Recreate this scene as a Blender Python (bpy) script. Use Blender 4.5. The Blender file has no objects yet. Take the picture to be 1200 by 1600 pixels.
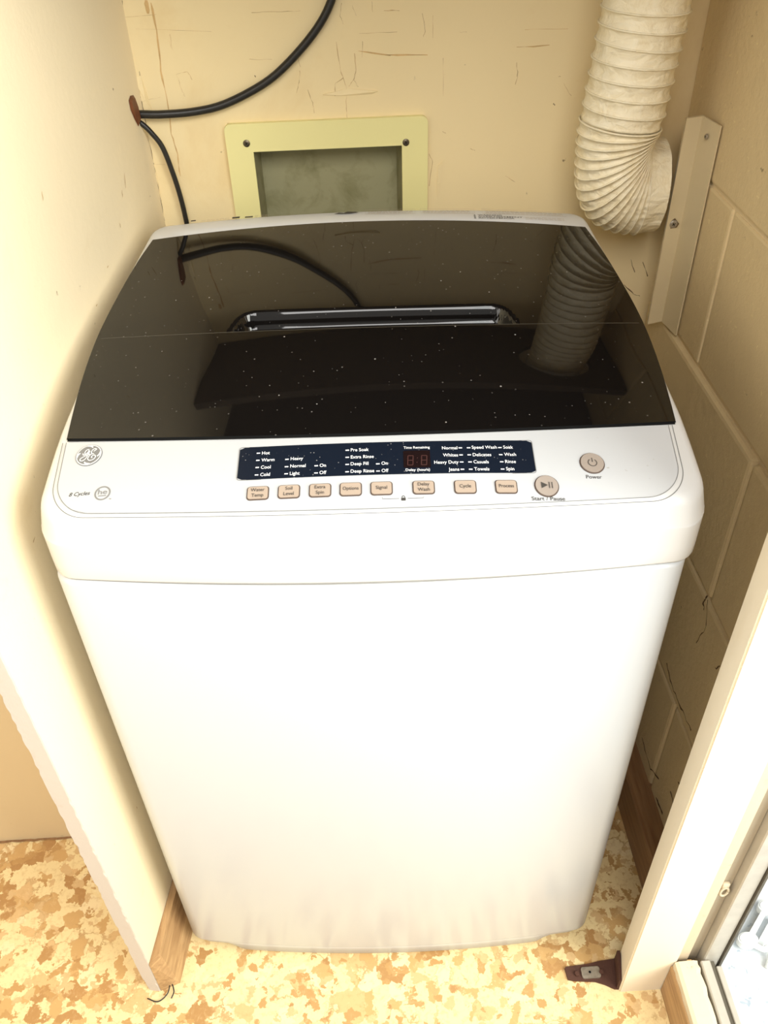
import bpy, bmesh, math, random
from mathutils import Vector, Matrix, noise
sc = bpy.context.scene
C = sc.collection
random.seed(7)
PI = math.pi

# ------------------------------------------------------------------ camera
cd = bpy.data.cameras.new('camera'); cam = bpy.data.objects.new('camera', cd); C.objects.link(cam)
cd.sensor_fit = 'VERTICAL'; cd.sensor_height = 36.0; cd.sensor_width = 27.0
cd.lens = 36.0 * 1341.48 / 1600.0; cd.clip_start = 0.02
Rm = Matrix(((0.99819872, 0.05472097, -0.02459535), (-0.05408305, 0.64330366, -0.76369852), (-0.02596805, 0.76365308, 0.64510436)))
cam.matrix_world = Matrix.Translation((0, 0, 1.27)) @ Rm.to_4x4()
sc.camera = cam

# ------------------------------------------------------------------ world, lights, exposure
wd = bpy.data.worlds.new('world'); sc.world = wd; wd.use_nodes = True
bg = wd.node_tree.nodes['Background']; bg.inputs[0].default_value = (1.0, 0.97, 0.91, 1); bg.inputs[1].default_value = 0.54

def area(name, loc, target, sx, sy, power, col):
    l = bpy.data.lights.new(name, 'AREA'); l.shape = 'RECTANGLE'; l.size = sx; l.size_y = sy; l.energy = power; l.color = col
    o = bpy.data.objects.new(name, l); C.objects.link(o); o.location = loc
    o.rotation_euler = (Vector(target) - Vector(loc)).to_track_quat('-Z', 'Y').to_euler(); return o
area('door_daylight', (1.4, -0.45, 1.55), (-0.3, 0.7, 0.6), 1.2, 1.5, 74, (1.0, 0.97, 0.90))
area('room_daylight', (0.05, -0.65, 2.1), (0.05, 0.9, 0.9), 1.1, 0.8, 23, (1.0, 0.98, 0.95))
area('left_room_daylight', (-1.35, -0.35, 1.7), (0.42, 0.75, 0.7), 1.0, 1.0, 9, (1.0, 0.96, 0.88))
sc.view_settings.view_transform = 'Standard'; sc.view_settings.look = 'None'
sc.view_settings.gamma = 1.0; sc.view_settings.use_curve_mapping = False
sc.view_settings.exposure = 0.2

# ------------------------------------------------------------------ material helpers
class NT:
    def __init__(s, name):
        s.m = bpy.data.materials.new(name); s.m.use_nodes = True; s.t = s.m.node_tree
        s.b = s.t.nodes['Principled BSDF']; s.tc = s.n('ShaderNodeTexCoord').outputs['Object']
    def n(s, ty, **kw):
        o = s.t.nodes.new(ty)
        for k, v in kw.items():
            if k.startswith('i_'): o.inputs[k[2:].replace('_', ' ')].default_value = v
            else: setattr(o, k, v)
        return o
    def l(s, a, b): s.t.links.new(a, b)
    def noise(s, scale, detail=4, rough=0.55, dist=0.0, vec=None):
        o = s.n('ShaderNodeTexNoise'); o.inputs['Scale'].default_value = scale; o.inputs['Detail'].default_value = detail
        o.inputs['Roughness'].default_value = rough; o.inputs['Distortion'].default_value = dist
        s.l(vec or s.tc, o.inputs['Vector']); return o.outputs['Fac']
    def ramp(s, fac, stops, interp='LINEAR'):
        o = s.n('ShaderNodeValToRGB'); e = o.color_ramp.elements; o.color_ramp.interpolation = interp
        while len(e) < len(stops): e.new(0.5)
        for k, (p, c) in enumerate(stops): e[k].position = p; e[k].color = (*c, 1) if len(c) == 3 else c
        s.l(fac, o.inputs[0]); return o.outputs['Color']
    def mix(s, fac, a, b, mode='MIX'):
        o = s.n('ShaderNodeMix'); o.data_type = 'RGBA'; o.blend_type = mode
        for i, v in ((0, fac), (6, a), (7, b)):
            if hasattr(v, 'links'): s.l(v, o.inputs[i])
            elif i == 0: o.inputs[0].default_value = v
            else: o.inputs[i].default_value = (*v, 1)
        return o.outputs[2]
    def bump(s, h, strength=0.3, dist=0.002):
        o = s.n('ShaderNodeBump'); o.inputs['Strength'].default_value = strength; o.inputs['Distance'].default_value = dist
        s.l(h, o.inputs['Height']); s.l(o.outputs[0], s.b.inputs['Normal'])
    def col(s, c):
        if hasattr(c, 'links'): s.l(c, s.b.inputs['Base Color'])
        else: s.b.inputs['Base Color'].default_value = (*c, 1)
    def p(s, rough=0.5, metal=0.0, spec=0.5):
        s.b.inputs['Roughness'].default_value = rough; s.b.inputs['Metallic'].default_value = metal
        s.b.inputs['Specular IOR Level'].default_value = spec; return s

def plain(name, c, rough=0.5, metal=0.0, spec=0.5, var=0.06, scale=30):
    m = NT(name).p(rough, metal, spec)
    f = m.noise(scale)
    m.col(m.ramp(f, [(0.3, tuple(x * (1 - var) for x in c)), (0.7, tuple(min(1, x * (1 + var)) for x in c))]))
    return m.m

def painted(name, c, stain, rough=0.55, stain_at=(0.60, 0.78), bump=0.25, stain_scale=5, speck=True, pale=0.0):
    m = NT(name).p(rough, 0, 0.35)
    big = m.noise(stain_scale, 6, 0.62, 0.4)
    base = m.ramp(m.noise(2.2, 3), [(0.3, tuple(x * 0.96 for x in c)), (0.7, tuple(min(1, x * 1.03) for x in c))])
    s_ = m.ramp(big, [(stain_at[0], (0, 0, 0)), (stain_at[1], (1, 1, 1))])
    out = m.mix(s_, base, stain)
    if speck:
        sp = m.ramp(m.noise(70, 3, 0.6), [(0.70, (0, 0, 0)), (0.75, (1, 1, 1))])
        gate = m.ramp(m.noise(9, 2), [(0.5, (0, 0, 0)), (0.62, (1, 1, 1))])
        out = m.mix(m.mix(1.0, sp, gate, 'MULTIPLY'), out, tuple(x * 0.45 for x in stain))
    if pale:
        ps = m.ramp(m.noise(150, 3, 0.6, 0.8), [(0.66, (0, 0, 0)), (0.72, (pale, pale, pale))])
        out = m.mix(ps, out, tuple(min(0.95, x * 1.35) for x in c))
    m.col(out)
    m.bump(m.noise(60, 5, 0.7), bump, 0.0015)
    return m.m

M = {}
M['left_wall'] = painted('cream_painted_plywood', (0.90, 0.765, 0.53), (0.76, 0.60, 0.36), stain_at=(0.62, 0.85))
M['back_wall'] = painted('cream_painted_board', (0.88, 0.72, 0.42), (0.76, 0.56, 0.27), stain_at=(0.55, 0.8))
M['block'] = painted('tan_painted_block', (0.76, 0.60, 0.345), (0.58, 0.43, 0.22), bump=1.0, stain_at=(0.58, 0.82), stain_scale=7, pale=0.6)
M['mortar'] = painted('painted_mortar', (0.76, 0.61, 0.38), (0.58, 0.45, 0.25), bump=0.5)
M['post'] = painted('cream_painted_post', (0.86, 0.77, 0.60), (0.74, 0.62, 0.43), stain_at=(0.66, 0.9), bump=0.12)
M['edge'] = painted('worn_edge_painted_shade', (0.60, 0.53, 0.46), (0.55, 0.45, 0.35), bump=0.4, stain_scale=22)  # greyer than the wall: weaker light on the front edge is in the colour
M['alcove'] = painted('alcove_painted_wall', (0.72, 0.56, 0.33), (0.62, 0.46, 0.24), bump=0.1)
M['jamb'] = painted('worn_painted_jamb', (0.66, 0.54, 0.38), (0.40, 0.31, 0.20), bump=0.5, stain_scale=25)
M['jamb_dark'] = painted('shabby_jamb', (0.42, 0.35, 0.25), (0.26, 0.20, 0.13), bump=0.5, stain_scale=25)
M['sill'] = painted('chipped_cream_sill', (0.66, 0.57, 0.41), (0.36, 0.30, 0.22), bump=0.5, stain_scale=28, stain_at=(0.64, 0.68))
M['ceiling'] = plain('dark_brown_ceiling', (0.035, 0.025, 0.018), 0.9)
M['shelf'] = plain('dark_shelf_board', (0.10, 0.075, 0.05), 0.9)
M['olive_frame'] = painted('yellowed_frame_paint', (0.86, 0.79, 0.38), (0.76, 0.67, 0.31), rough=0.4, stain_at=(0.6, 0.85), bump=0.1)
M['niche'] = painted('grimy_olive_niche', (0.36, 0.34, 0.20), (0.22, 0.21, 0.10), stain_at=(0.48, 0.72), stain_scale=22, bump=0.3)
M['strip'] = plain('tan_painted_steel', (0.72, 0.60, 0.38), 0.33, 0, 0.5, 0.03, 8)
M['washer_white'] = plain('white_enamel', (0.57, 0.59, 0.61), 0.22, 0, 0.5, 0.004, 4)
M['plastic_white'] = plain('white_gloss_plastic', (0.63, 0.63, 0.625), 0.28, 0, 0.5, 0.004, 4)
M['gap'] = plain('shadow_gap_plastic', (0.30, 0.29, 0.27), 0.6)
M['line'] = plain('fine_grey_groove', (0.17, 0.17, 0.165), 0.6)
M['gasket'] = plain('black_lid_edge', (0.008, 0.008, 0.008), 0.8, 0, 0.1)
M['black_text'] = plain('dark_print', (0.05, 0.045, 0.04), 0.6)
M['grey_text'] = plain('grey_print', (0.22, 0.215, 0.21), 0.6)
M['light_print'] = plain('pale_sticker_print', (0.45, 0.36, 0.26), 0.7)
M['white_text'] = plain('white_print', (0.92, 0.93, 0.95), 0.6)
M['logo_grey'] = plain('silver_grey_badge', (0.20, 0.20, 0.205), 0.4, 0.1)
M['logo_white'] = plain('badge_white', (0.86, 0.86, 0.85), 0.4)
M['button'] = plain('beige_button', (0.42, 0.33, 0.26), 0.4, 0, 0.5, 0.02)
M['round_button'] = plain('grey_beige_button', (0.34, 0.285, 0.245), 0.4, 0, 0.5, 0.02)
M['button_rim'] = plain('brown_button_rim', (0.10, 0.07, 0.055), 0.4)
M['display'] = plain('led_window', (0.012, 0.006, 0.006), 0.15)
M['segment'] = plain('unlit_segment', (0.055, 0.022, 0.020), 0.4)
M['cable'] = plain('black_rubber', (0.018, 0.016, 0.014), 0.38, 0, 0.5, 0.2, 120)
M['duct'] = None
M['screw'] = plain('dark_steel_screw', (0.16, 0.13, 0.09), 0.35, 0.8, 0.5, 0.3, 300)
M['zinc'] = plain('dull_zinc', (0.42, 0.37, 0.30), 0.4, 0.7, 0.5, 0.25, 150)
M['rust'] = painted('rusty_iron', (0.085, 0.035, 0.022), (0.03, 0.015, 0.012), rough=0.75, stain_scale=40, bump=0.8)
M['alu'] = plain('worn_aluminium', (0.52, 0.48, 0.41), 0.42, 0.25, 0.5, 0.08, 40)
M['alu_dark'] = plain('dark_rubber_bead', (0.10, 0.085, 0.06), 0.6)
M['white_resin'] = plain('white_resin', (0.85, 0.87, 0.88), 0.4, 0, 0.5, 0.01)
M['crack'] = plain('dark_crack', (0.60, 0.43, 0.22), 0.9, 0, 0.2, 0.3, 60)
M['crack_dark'] = plain('deep_dark_crack', (0.16, 0.10, 0.05), 0.9, 0, 0.2, 0.3, 60)
M['rust_mark'] = plain('orange_rust_stain', (0.66, 0.44, 0.20), 0.8, 0, 0.2, 0.2, 60)

def mk_duct():
    m = NT('cream_vinyl_duct').p(0.42, 0, 0.5)
    f = m.noise(38, 6, 0.7, 1.5)
    m.col(m.ramp(f, [(0.3, (0.80, 0.68, 0.44)), (0.5, (0.90, 0.80, 0.58)), (0.75, (0.92, 0.84, 0.65))]))
    v = m.n('ShaderNodeTexVoronoi'); v.feature = 'DISTANCE_TO_EDGE'; v.inputs['Scale'].default_value = 45
    mp = m.n('ShaderNodeMapping'); mp.inputs['Scale'].default_value = (0.8, 0.8, 2.2); m.l(m.tc, mp.inputs[0]); 
    add = m.n('ShaderNodeVectorMath', operation='ADD'); nz = m.n('ShaderNodeTexNoise'); nz.inputs['Scale'].default_value = 30
    sc_ = m.n('ShaderNodeVectorMath', operation='SCALE'); sc_.inputs['Scale'].default_value = 0.03
    m.l(m.tc, nz.inputs['Vector']); m.l(nz.outputs['Color'], sc_.inputs[0]); m.l(mp.outputs[0], add.inputs[0]); m.l(sc_.outputs[0], add.inputs[1]); m.l(add.outputs[0], v.inputs['Vector'])
    mx = m.n('ShaderNodeMath', operation='ADD'); m.l(v.outputs['Distance'], mx.inputs[0]); m.l(f, mx.inputs[1])
    m.bump(mx.outputs[0], 0.6, 0.004)
    return m.m
M['duct'] = mk_duct()

def mk_wood(name, a, b, scale=(1, 14, 14)):
    m = NT(name).p(0.5, 0, 0.4)
    mp = m.n('ShaderNodeMapping'); mp.inputs['Scale'].default_value = scale; m.l(m.tc, mp.inputs[0])
    f = m.noise(6, 6, 0.65, 1.2, mp.outputs[0])
    m.col(m.ramp(f, [(0.3, a), (0.7, b)])); m.bump(f, 0.2, 0.001); return m.m
M['wood'] = mk_wood('stained_wood', (0.30, 0.165, 0.07), (0.58, 0.37, 0.18), (14, 1, 14))
M['wood_dark'] = mk_wood('dark_stained_wood', (0.20, 0.10, 0.045), (0.36, 0.20, 0.09), (14, 1, 14))
M['raw_wood'] = mk_wood('broken_brown_wood', (0.10, 0.03, 0.012), (0.22, 0.075, 0.03), (14, 14, 1))

def mk_floor():
    m = NT('chip_pattern_linoleum').p(0.38, 0, 0.45)
    nz = m.n('ShaderNodeTexNoise'); nz.inputs['Scale'].default_value = 34; nz.inputs['Detail'].default_value = 8; nz.inputs['Roughness'].default_value = 0.65; m.l(m.tc, nz.inputs['Vector'])
    s1 = m.n('ShaderNodeVectorMath', operation='SCALE'); s1.inputs['Scale'].default_value = 0.042; m.l(nz.outputs['Color'], s1.inputs[0])
    ad = m.n('ShaderNodeVectorMath', operation='ADD'); m.l(m.tc, ad.inputs[0]); m.l(s1.outputs[0], ad.inputs[1])
    def vor(scale, rnd=1.0):
        v = m.n('ShaderNodeTexVoronoi'); v.inputs['Scale'].default_value = scale; v.inputs['Randomness'].default_value = rnd
        m.l(ad.outputs[0], v.inputs['Vector']); sp = m.n('ShaderNodeSeparateColor'); m.l(v.outputs['Color'], sp.inputs[0]); return v, sp
    v1, c1 = vor(46); v2, c2 = vor(95)
    cream = (0.85, 0.67, 0.35)
    big = m.ramp(c1.outputs[0], [(0.0, cream), (0.58, (0.87, 0.70, 0.40)), (0.66, (0.62, 0.38, 0.15)), (0.80, (0.46, 0.25, 0.09)), (0.91, (0.70, 0.46, 0.21))], 'CONSTANT')
    small = m.ramp(c2.outputs[1], [(0.0, (0, 0, 0)), (0.80, (1, 1, 1))], 'CONSTANT')
    smallc = m.ramp(c2.outputs[0], [(0.0, (0.52, 0.30, 0.11)), (0.5, (0.68, 0.46, 0.22))], 'CONSTANT')
    col = m.mix(small, big, smallc)
    col = m.mix(m.ramp(m.noise(120, 4, 0.7), [(0.50, (0, 0, 0)), (0.74, (0.6, 0.6, 0.6))]), col, (0.56, 0.34, 0.14))
    f = m.noise(60, 6, 0.75, 1.5)
    col = m.mix(m.ramp(f, [(0.56, (0, 0, 0)), (0.78, (0.5, 0.5, 0.5))]), col, (0.88, 0.71, 0.40))
    de = m.n('ShaderNodeTexVoronoi'); de.feature = 'DISTANCE_TO_EDGE'; de.inputs['Scale'].default_value = 46; m.l(ad.outputs[0], de.inputs['Vector'])
    gate = m.ramp(m.noise(18, 3), [(0.52, (0, 0, 0)), (0.60, (1, 1, 1))])
    ln = m.ramp(de.outputs['Distance'], [(0.02, (1, 1, 1)), (0.06, (0, 0, 0))])
    col = m.mix(m.mix(1.0, ln, gate, 'MULTIPLY'), col, (0.55, 0.35, 0.15))
    m.col(col); m.bump(m.noise(55, 5, 0.6), 0.12, 0.001)
    return m.m
M['floor'] = mk_floor()

def mk_glass_lid():
    m = NT('tinted_black_lid').p(0.035, 0, 0.5); m.b.inputs['IOR'].default_value = 1.5
    v = m.n('ShaderNodeTexVoronoi'); v.inputs['Scale'].default_value = 230; m.l(m.tc, v.inputs['Vector'])
    sp = m.n('ShaderNodeSeparateColor'); m.l(v.outputs['Color'], sp.inputs[0])
    r = m.n('ShaderNodeMath', operation='MULTIPLY'); m.l(sp.outputs[0], r.inputs[0]); m.l(sp.outputs[0], r.inputs[1])
    r2 = m.n('ShaderNodeMath', operation='POWER'); m.l(sp.outputs[0], r2.inputs[0]); r2.inputs[1].default_value = 5.0
    r3 = m.n('ShaderNodeMath', operation='MULTIPLY'); m.l(r2.outputs[0], r3.inputs[0]); r3.inputs[1].default_value = 0.2
    lt = m.n('ShaderNodeMath', operation='LESS_THAN'); m.l(v.outputs['Distance'], lt.inputs[0]); m.l(r3.outputs[0], lt.inputs[1])
    br = m.ramp(sp.outputs[1], [(0.0, (0.05, 0.045, 0.04)), (0.85, (0.14, 0.13, 0.12)), (1.0, (0.45, 0.43, 0.40))])
    m.col(m.mix(lt.outputs[0], (0.006, 0.005, 0.0045), br)); return m.m
M['lid'] = mk_glass_lid()
M['seam_glint'] = plain('seam_highlight_tone', (0.075, 0.065, 0.05), 0.7)  # painted highlight for the lid seam
M['pocket'] = plain('blue_black_gloss', (0.006, 0.012, 0.022), 0.06)

def mk_window():
    m = NT('navy_display_print').p(0.3, 0, 0.5)
    v = m.n('ShaderNodeTexVoronoi'); v.inputs['Scale'].default_value = 380; m.l(m.tc, v.inputs['Vector'])
    sp = m.n('ShaderNodeSeparateColor'); m.l(v.outputs['Color'], sp.inputs[0])
    r2 = m.n('ShaderNodeMath', operation='POWER'); m.l(sp.outputs[0], r2.inputs[0]); r2.inputs[1].default_value = 5.0
    r3 = m.n('ShaderNodeMath', operation='MULTIPLY'); m.l(r2.outputs[0], r3.inputs[0]); r3.inputs[1].default_value = 0.22
    lt = m.n('ShaderNodeMath', operation='LESS_THAN'); m.l(v.outputs['Distance'], lt.inputs[0]); m.l(r3.outputs[0], lt.inputs[1])
    m.col(m.mix(lt.outputs[0], (0.006, 0.010, 0.020), (0.20, 0.20, 0.20))); return m.m
M['navy'] = mk_window()
def mk_panel():
    m = NT('pearl_panel_film').p(0.34, 0.0, 0.5)
    sp = m.ramp(m.noise(260, 2, 0.5), [(0.72, (0, 0, 0)), (0.76, (1, 1, 1))])
    gate = m.ramp(m.noise(14, 3), [(0.50, (0, 0, 0)), (0.68, (0.6, 0.6, 0.6))])
    m.col(m.mix(m.mix(1.0, sp, gate, 'MULTIPLY'), (0.52, 0.53, 0.545), (0.30, 0.27, 0.23))); return m.m
M['panel'] = mk_panel()

def mk_pane():
    m = NT('clear_pane'); t = m.t
    tr = m.n('ShaderNodeBsdfTransparent'); tr.inputs[0].default_value = (0.96, 0.98, 0.98, 1)
    gl = m.n('ShaderNodeBsdfGlossy'); gl.inputs['Roughness'].default_value = 0.02
    mx = m.n('ShaderNodeMixShader'); mx.inputs[0].default_value = 0.06; m.l(tr.outputs[0], mx.inputs[1]); m.l(gl.outputs[0], mx.inputs[2])
    m.l(mx.outputs[0], t.nodes['Material Output'].inputs[0]); return m.m
M['pane'] = mk_pane()
def mk_outside():
    m = NT('pale_patio_slab').p(0.8)
    sp = m.ramp(m.noise(70, 4, 0.6, 0.6), [(0.60, (0, 0, 0)), (0.66, (1, 1, 1))])
    a = m.ramp(m.noise(9, 4), [(0.4, (0.60, 0.65, 0.70)), (0.6, (0.72, 0.73, 0.74))])
    m.col(m.mix(sp, a, (0.38, 0.44, 0.52))); return m.m
M['outside'] = mk_outside()

# ------------------------------------------------------------------ object helpers
def obj(name, bm, mat, parent=None, smooth=False, kind=None, label=None):
    me = bpy.data.meshes.new(name); bm.normal_update(); bm.to_mesh(me); bm.free()
    for mt in (mat if isinstance(mat, (list, tuple)) else [mat]): me.materials.append(mt)
    if smooth:
        for p in me.polygons: p.use_smooth = True
    o = bpy.data.objects.new(name, me); C.objects.link(o)
    if parent: o.parent = parent
    if kind: o['kind'] = kind
    if label: o['label'] = label
    return o
def tag(o, label, cat, group=None):
    o['label'] = label; o['category'] = cat
    if group: o['group'] = group
    return o
def thing(name, label, cat, loc=(0, 0, 0), rz=0, group=None):
    o = bpy.data.objects.new(name, None); C.objects.link(o); o.location = loc; o.rotation_euler = (0, 0, rz); o.empty_display_size = 0.05
    return tag(o, label, cat, group)
def box(bm, x0, x1, y0, y1, z0, z1, bev=0.0, seg=1, mi=0):
    vs = [bm.verts.new((x, y, z)) for x in (x0, x1) for y in (y0, y1) for z in (z0, z1)]
    fs = [(0, 1, 3, 2), (4, 6, 7, 5), (0, 4, 5, 1), (2, 3, 7, 6), (0, 2, 6, 4), (1, 5, 7, 3)]
    ff = [bm.faces.new([vs[i] for i in f]) for f in fs]
    for f in ff: f.material_index = mi
    if bev > 0:
        es = list({e for f in ff for e in f.edges})
        bmesh.ops.bevel(bm, geom=es, offset=bev, segments=seg, profile=0.6, affect='EDGES')
def boxo(name, d, mat, parent=None, bev=0.0, seg=1, **kw):
    bm = bmesh.new(); box(bm, *d, bev=bev, seg=seg); return obj(name, bm, mat, parent, **kw)
def prism(bm, pts, z0, z1, axis='z', mi=0):
    """polygon pts extruded along an axis"""
    def mk(a, b, t):
        return {'z': (a, b, t), 'y': (a, t, b), 'x': (t, a, b)}[axis]
    lo = [bm.verts.new(mk(a, b, z0)) for a, b in pts]; hi = [bm.verts.new(mk(a, b, z1)) for a, b in pts]
    n = len(pts); fs = [bm.faces.new(lo[::-1]), bm.faces.new(hi)]
    for i in range(n): fs.append(bm.faces.new([lo[i], lo[(i + 1) % n], hi[(i + 1) % n], hi[i]]))
    for f in fs: f.material_index = mi
    bmesh.ops.recalc_face_normals(bm, faces=fs)
def catmull(P, n=8):
    P = [Vector(p) for p in P]; out = []
    Q = [2 * P[0] - P[1]] + P + [2 * P[-1] - P[-2]]
    for i in range(1, len(Q) - 2):
        a, b, c, d = Q[i - 1], Q[i], Q[i + 1], Q[i + 2]
        for k in range(n):
            t = k / n
            out.append(0.5 * ((2 * b) + (c - a) * t + (2 * a - 5 * b + 4 * c - d) * t * t + (3 * b - a - 3 * c + d) * t ** 3))
    out.append(P[-1]); return out
def tube(bm, path, r, seg=12, caps=True):
    rings = []; prev = None
    for i, p in enumerate(path):
        t = (path[min(i + 1, len(path) - 1)] - path[max(i - 1, 0)]).normalized()
        if prev is None:
            nrm = t.orthogonal().normalized()
        else:
            nrm = (prev - t * prev.dot(t)).normalized()
        prev = nrm; bn = t.cross(nrm); rr = r[i] if isinstance(r, (list, tuple)) else r
        rings.append([bm.verts.new(p + (nrm * math.cos(2 * PI * k / seg) + bn * math.sin(2 * PI * k / seg)) * rr) for k in range(seg)])
    for a, b in zip(rings, rings[1:]):
        for k in range(seg): bm.faces.new([a[k], a[(k + 1) % seg], b[(k + 1) % seg], b[k]])
    if caps: bm.faces.new(rings[0][::-1]); bm.faces.new(rings[-1])
def ribbon(bm, pts, width, fmap, closed=False, lift=0.0003, mi=0):
    """flat stroke in a 2-D chart, carried onto a surface by fmap(a, b, lift)"""
    P = [Vector(p) for p in pts]; n = len(P); L = []; R_ = []
    for i, p in enumerate(P):
        a = P[(i - 1) % n] if closed or i else p; b = P[(i + 1) % n] if closed or i < n - 1 else p
        d = (b - a); d = d.normalized() if d.length > 1e-9 else Vector((1, 0)); nn = Vector((-d.y, d.x))
        w = (width[i] if isinstance(width, (list, tuple)) else width) / 2
        q = p + nn * w; s = p - nn * w
        L.append(bm.verts.new(fmap(q.x, q.y, lift))); R_.append(bm.verts.new(fmap(s.x, s.y, lift)))
    for i in range(n if closed else n - 1):
        j = (i + 1) % n; f = bm.faces.new([R_[i], R_[j], L[j], L[i]]); f.material_index = mi
def disc(bm, cx, cy, rx, ry, fmap, lift, n=36, mi=0, sides=0.0):
    vs = [bm.verts.new(fmap(cx + rx * math.cos(2 * PI * k / n), cy + ry * math.sin(2 * PI * k / n), lift)) for k in range(n)]
    bm.faces.new(vs).material_index = mi
    if sides:
        lo = [bm.verts.new(fmap(cx + rx * math.cos(2 * PI * k / n), cy + ry * math.sin(2 * PI * k / n), lift - sides)) for k in range(n)]
        for k in range(n): bm.faces.new([lo[k], lo[(k + 1) % n], vs[(k + 1) % n], vs[k]]).material_index = mi
def rrect(cx, cy, w, h, r, n=5):
    out = []
    for sx, sy, a0 in ((1, 1, 0), (-1, 1, 90), (-1, -1, 180), (1, -1, 270)):
        for k in range(n + 1):
            a = math.radians(a0 + 90 * k / n)
            out.append((cx + sx * (w / 2 - r) + r * math.cos(a), cy + sy * (h / 2 - r) + r * math.sin(a)))
    return out
def polyplate(bm, pts, fmap, lift, sides=0.0, mi=0):
    vs = [bm.verts.new(fmap(a, b, lift)) for a, b in pts]; bm.faces.new(vs).material_index = mi
    if sides:
        lo = [bm.verts.new(fmap(a, b, lift - sides)) for a, b in pts]; n = len(pts)
        for k in range(n): bm.faces.new([lo[k], lo[(k + 1) % n], vs[(k + 1) % n], vs[k]]).material_index = mi
_tc = {}
def text_pts(s, shear=0.0):
    """triangulated glyph mesh of a string at size 1, as (verts, faces, width)"""
    if (s, shear) in _tc: return _tc[(s, shear)]
    cu = bpy.data.curves.new('t', 'FONT'); cu.body = s; cu.resolution_u = 3; cu.shear = shear; cu.offset = 0.006
    o = bpy.data.objects.new('t', cu); C.objects.link(o)
    dg = bpy.context.evaluated_depsgraph_get(); me = bpy.data.meshes.new_from_object(o.evaluated_get(dg))
    V = [(v.co.x, v.co.y) for v in me.vertices]; F = [tuple(p.vertices) for p in me.polygons]
    bpy.data.objects.remove(o); bpy.data.curves.remove(cu); bpy.data.meshes.remove(me)
    x0 = min(v[0] for v in V); x1 = max(v[0] for v in V)
    V = [(a - x0, b) for a, b in V]; _tc[(s, shear)] = (V, F, x1 - x0); return _tc[(s, shear)]
def text(bm, s, u, v, size, fmap, align='L', width=None, lift=0.0004, sx=1.0, shear=0.0, mi=0, rot=0.0):
    V, F, w = text_pts(s, shear)
    if width: sx = width / (w * size)
    off = {'L': 0, 'R': -w * size * sx, 'C': -w * size * sx / 2}[align]
    ca, sa = math.cos(rot), math.sin(rot); vs = []
    for a, b in V:
        x = off + a * size * sx; y = b * size
        vs.append(bm.verts.new(fmap(u + x * ca - y * sa, v + x * sa + y * ca, lift)))
    for f in F:
        try: bm.faces.new([vs[i] for i in f]).material_index = mi
        except ValueError: pass

# ================================================================== THE ROOM
XR = 0.425; YB = 1.10
LA = Vector((-0.3165, 0.50)); LB = Vector((-0.234, 1.10))      # inner face of the left partition (plan)
ldir = (LB - LA).normalized(); lnor = Vector((-ldir.y, ldir.x))  # points to the left, away from the closet
# floor
fl = boxo('floor', (-2.2, 0.43, -2.6, 1.3, -0.05, 0.0), M['floor'], kind='structure')
ce = boxo('ceiling', (-2.2, 0.60, 0.10, 1.3, 2.15, 2.22), M['ceiling'], kind='structure')

# left partition; worn front edge, its dimmer light painted as grey
def lp(s, o): q = LA + ldir * s + lnor * o; return (q.x, q.y)
bm = bmesh.new()
pl = [lp(0.0015, 0), lp(0.62, 0), lp(0.62, 0.018), lp(0.0015, 0.018)]
prism(bm, pl, 0.0, 2.15)
wl = obj('wall_left', bm, M['left_wall'], kind='structure')
bm = bmesh.new(); N = 260; edge = []
rnd = random.Random(3)
for i in range(N + 1):                                       # front edge band: slightly ragged corners
    z = 2.15 * i / N; a = max(0, rnd.gauss(0, 0.0009)); b = max(0, rnd.gauss(0.0002, 0.0012)); s0 = -0.0005
    if z < 0.03: a += 0.0015; b += 0.0015
    edge.append([bm.verts.new((*lp(0.0016, 0.0), z)), bm.verts.new((*lp(s0, a), z)), bm.verts.new((*lp(s0, 0.018 - b), z)), bm.verts.new((*lp(0.0016, 0.018), z))])
for p, q in zip(edge, edge[1:]):
    for k in range(3): bm.faces.new([p[k], q[k], q[k + 1], p[k + 1]])
bmesh.ops.recalc_face_normals(bm, faces=bm.faces)
obj('shaded_worn_edge', bm, M['edge'], wl, label='worn front edge of the partition with shade painted in as grey')
def lmap(s, z, lift=0.0003): q = LA + ldir * s - lnor * lift; return (q.x, q.y, z)
bm = bmesh.new(); rnd = random.Random(5)
for (s, z, l, a) in [(0.50, 0.93, 0.016, 1.3), (0.485, 0.925, 0.008, 1.2), (0.46, 0.90, 0.006, 1.5), (0.19, 0.62, 0.03, 1.45), (0.205, 0.63, 0.012, 1.5), (0.235, 0.47, 0.022, 1.7), (0.10, 0.75, 0.006, 0.4), (0.40, 0.88, 0.004, 0.2),
                     (0.30, 0.99, 0.008, 1.3), (0.27, 0.80, 0.005, 0.5), (0.13, 0.44, 0.006, 1.2), (0.35, 0.86, 0.004, 0.1), (0.10, 0.30, 0.005, 1.4)]:
    pts = [(s + l * t * math.cos(a) + rnd.uniform(-.0006, .0006), z + l * t * math.sin(a)) for t in (0, .3, .6, 1)]
    ribbon(bm, pts, [0.0004, 0.0014, 0.0012, 0.0003], lmap)
obj('scuff_mark', bm, M['crack'], wl, kind='stuff', label='small brown nicks in the cream paint')
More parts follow.
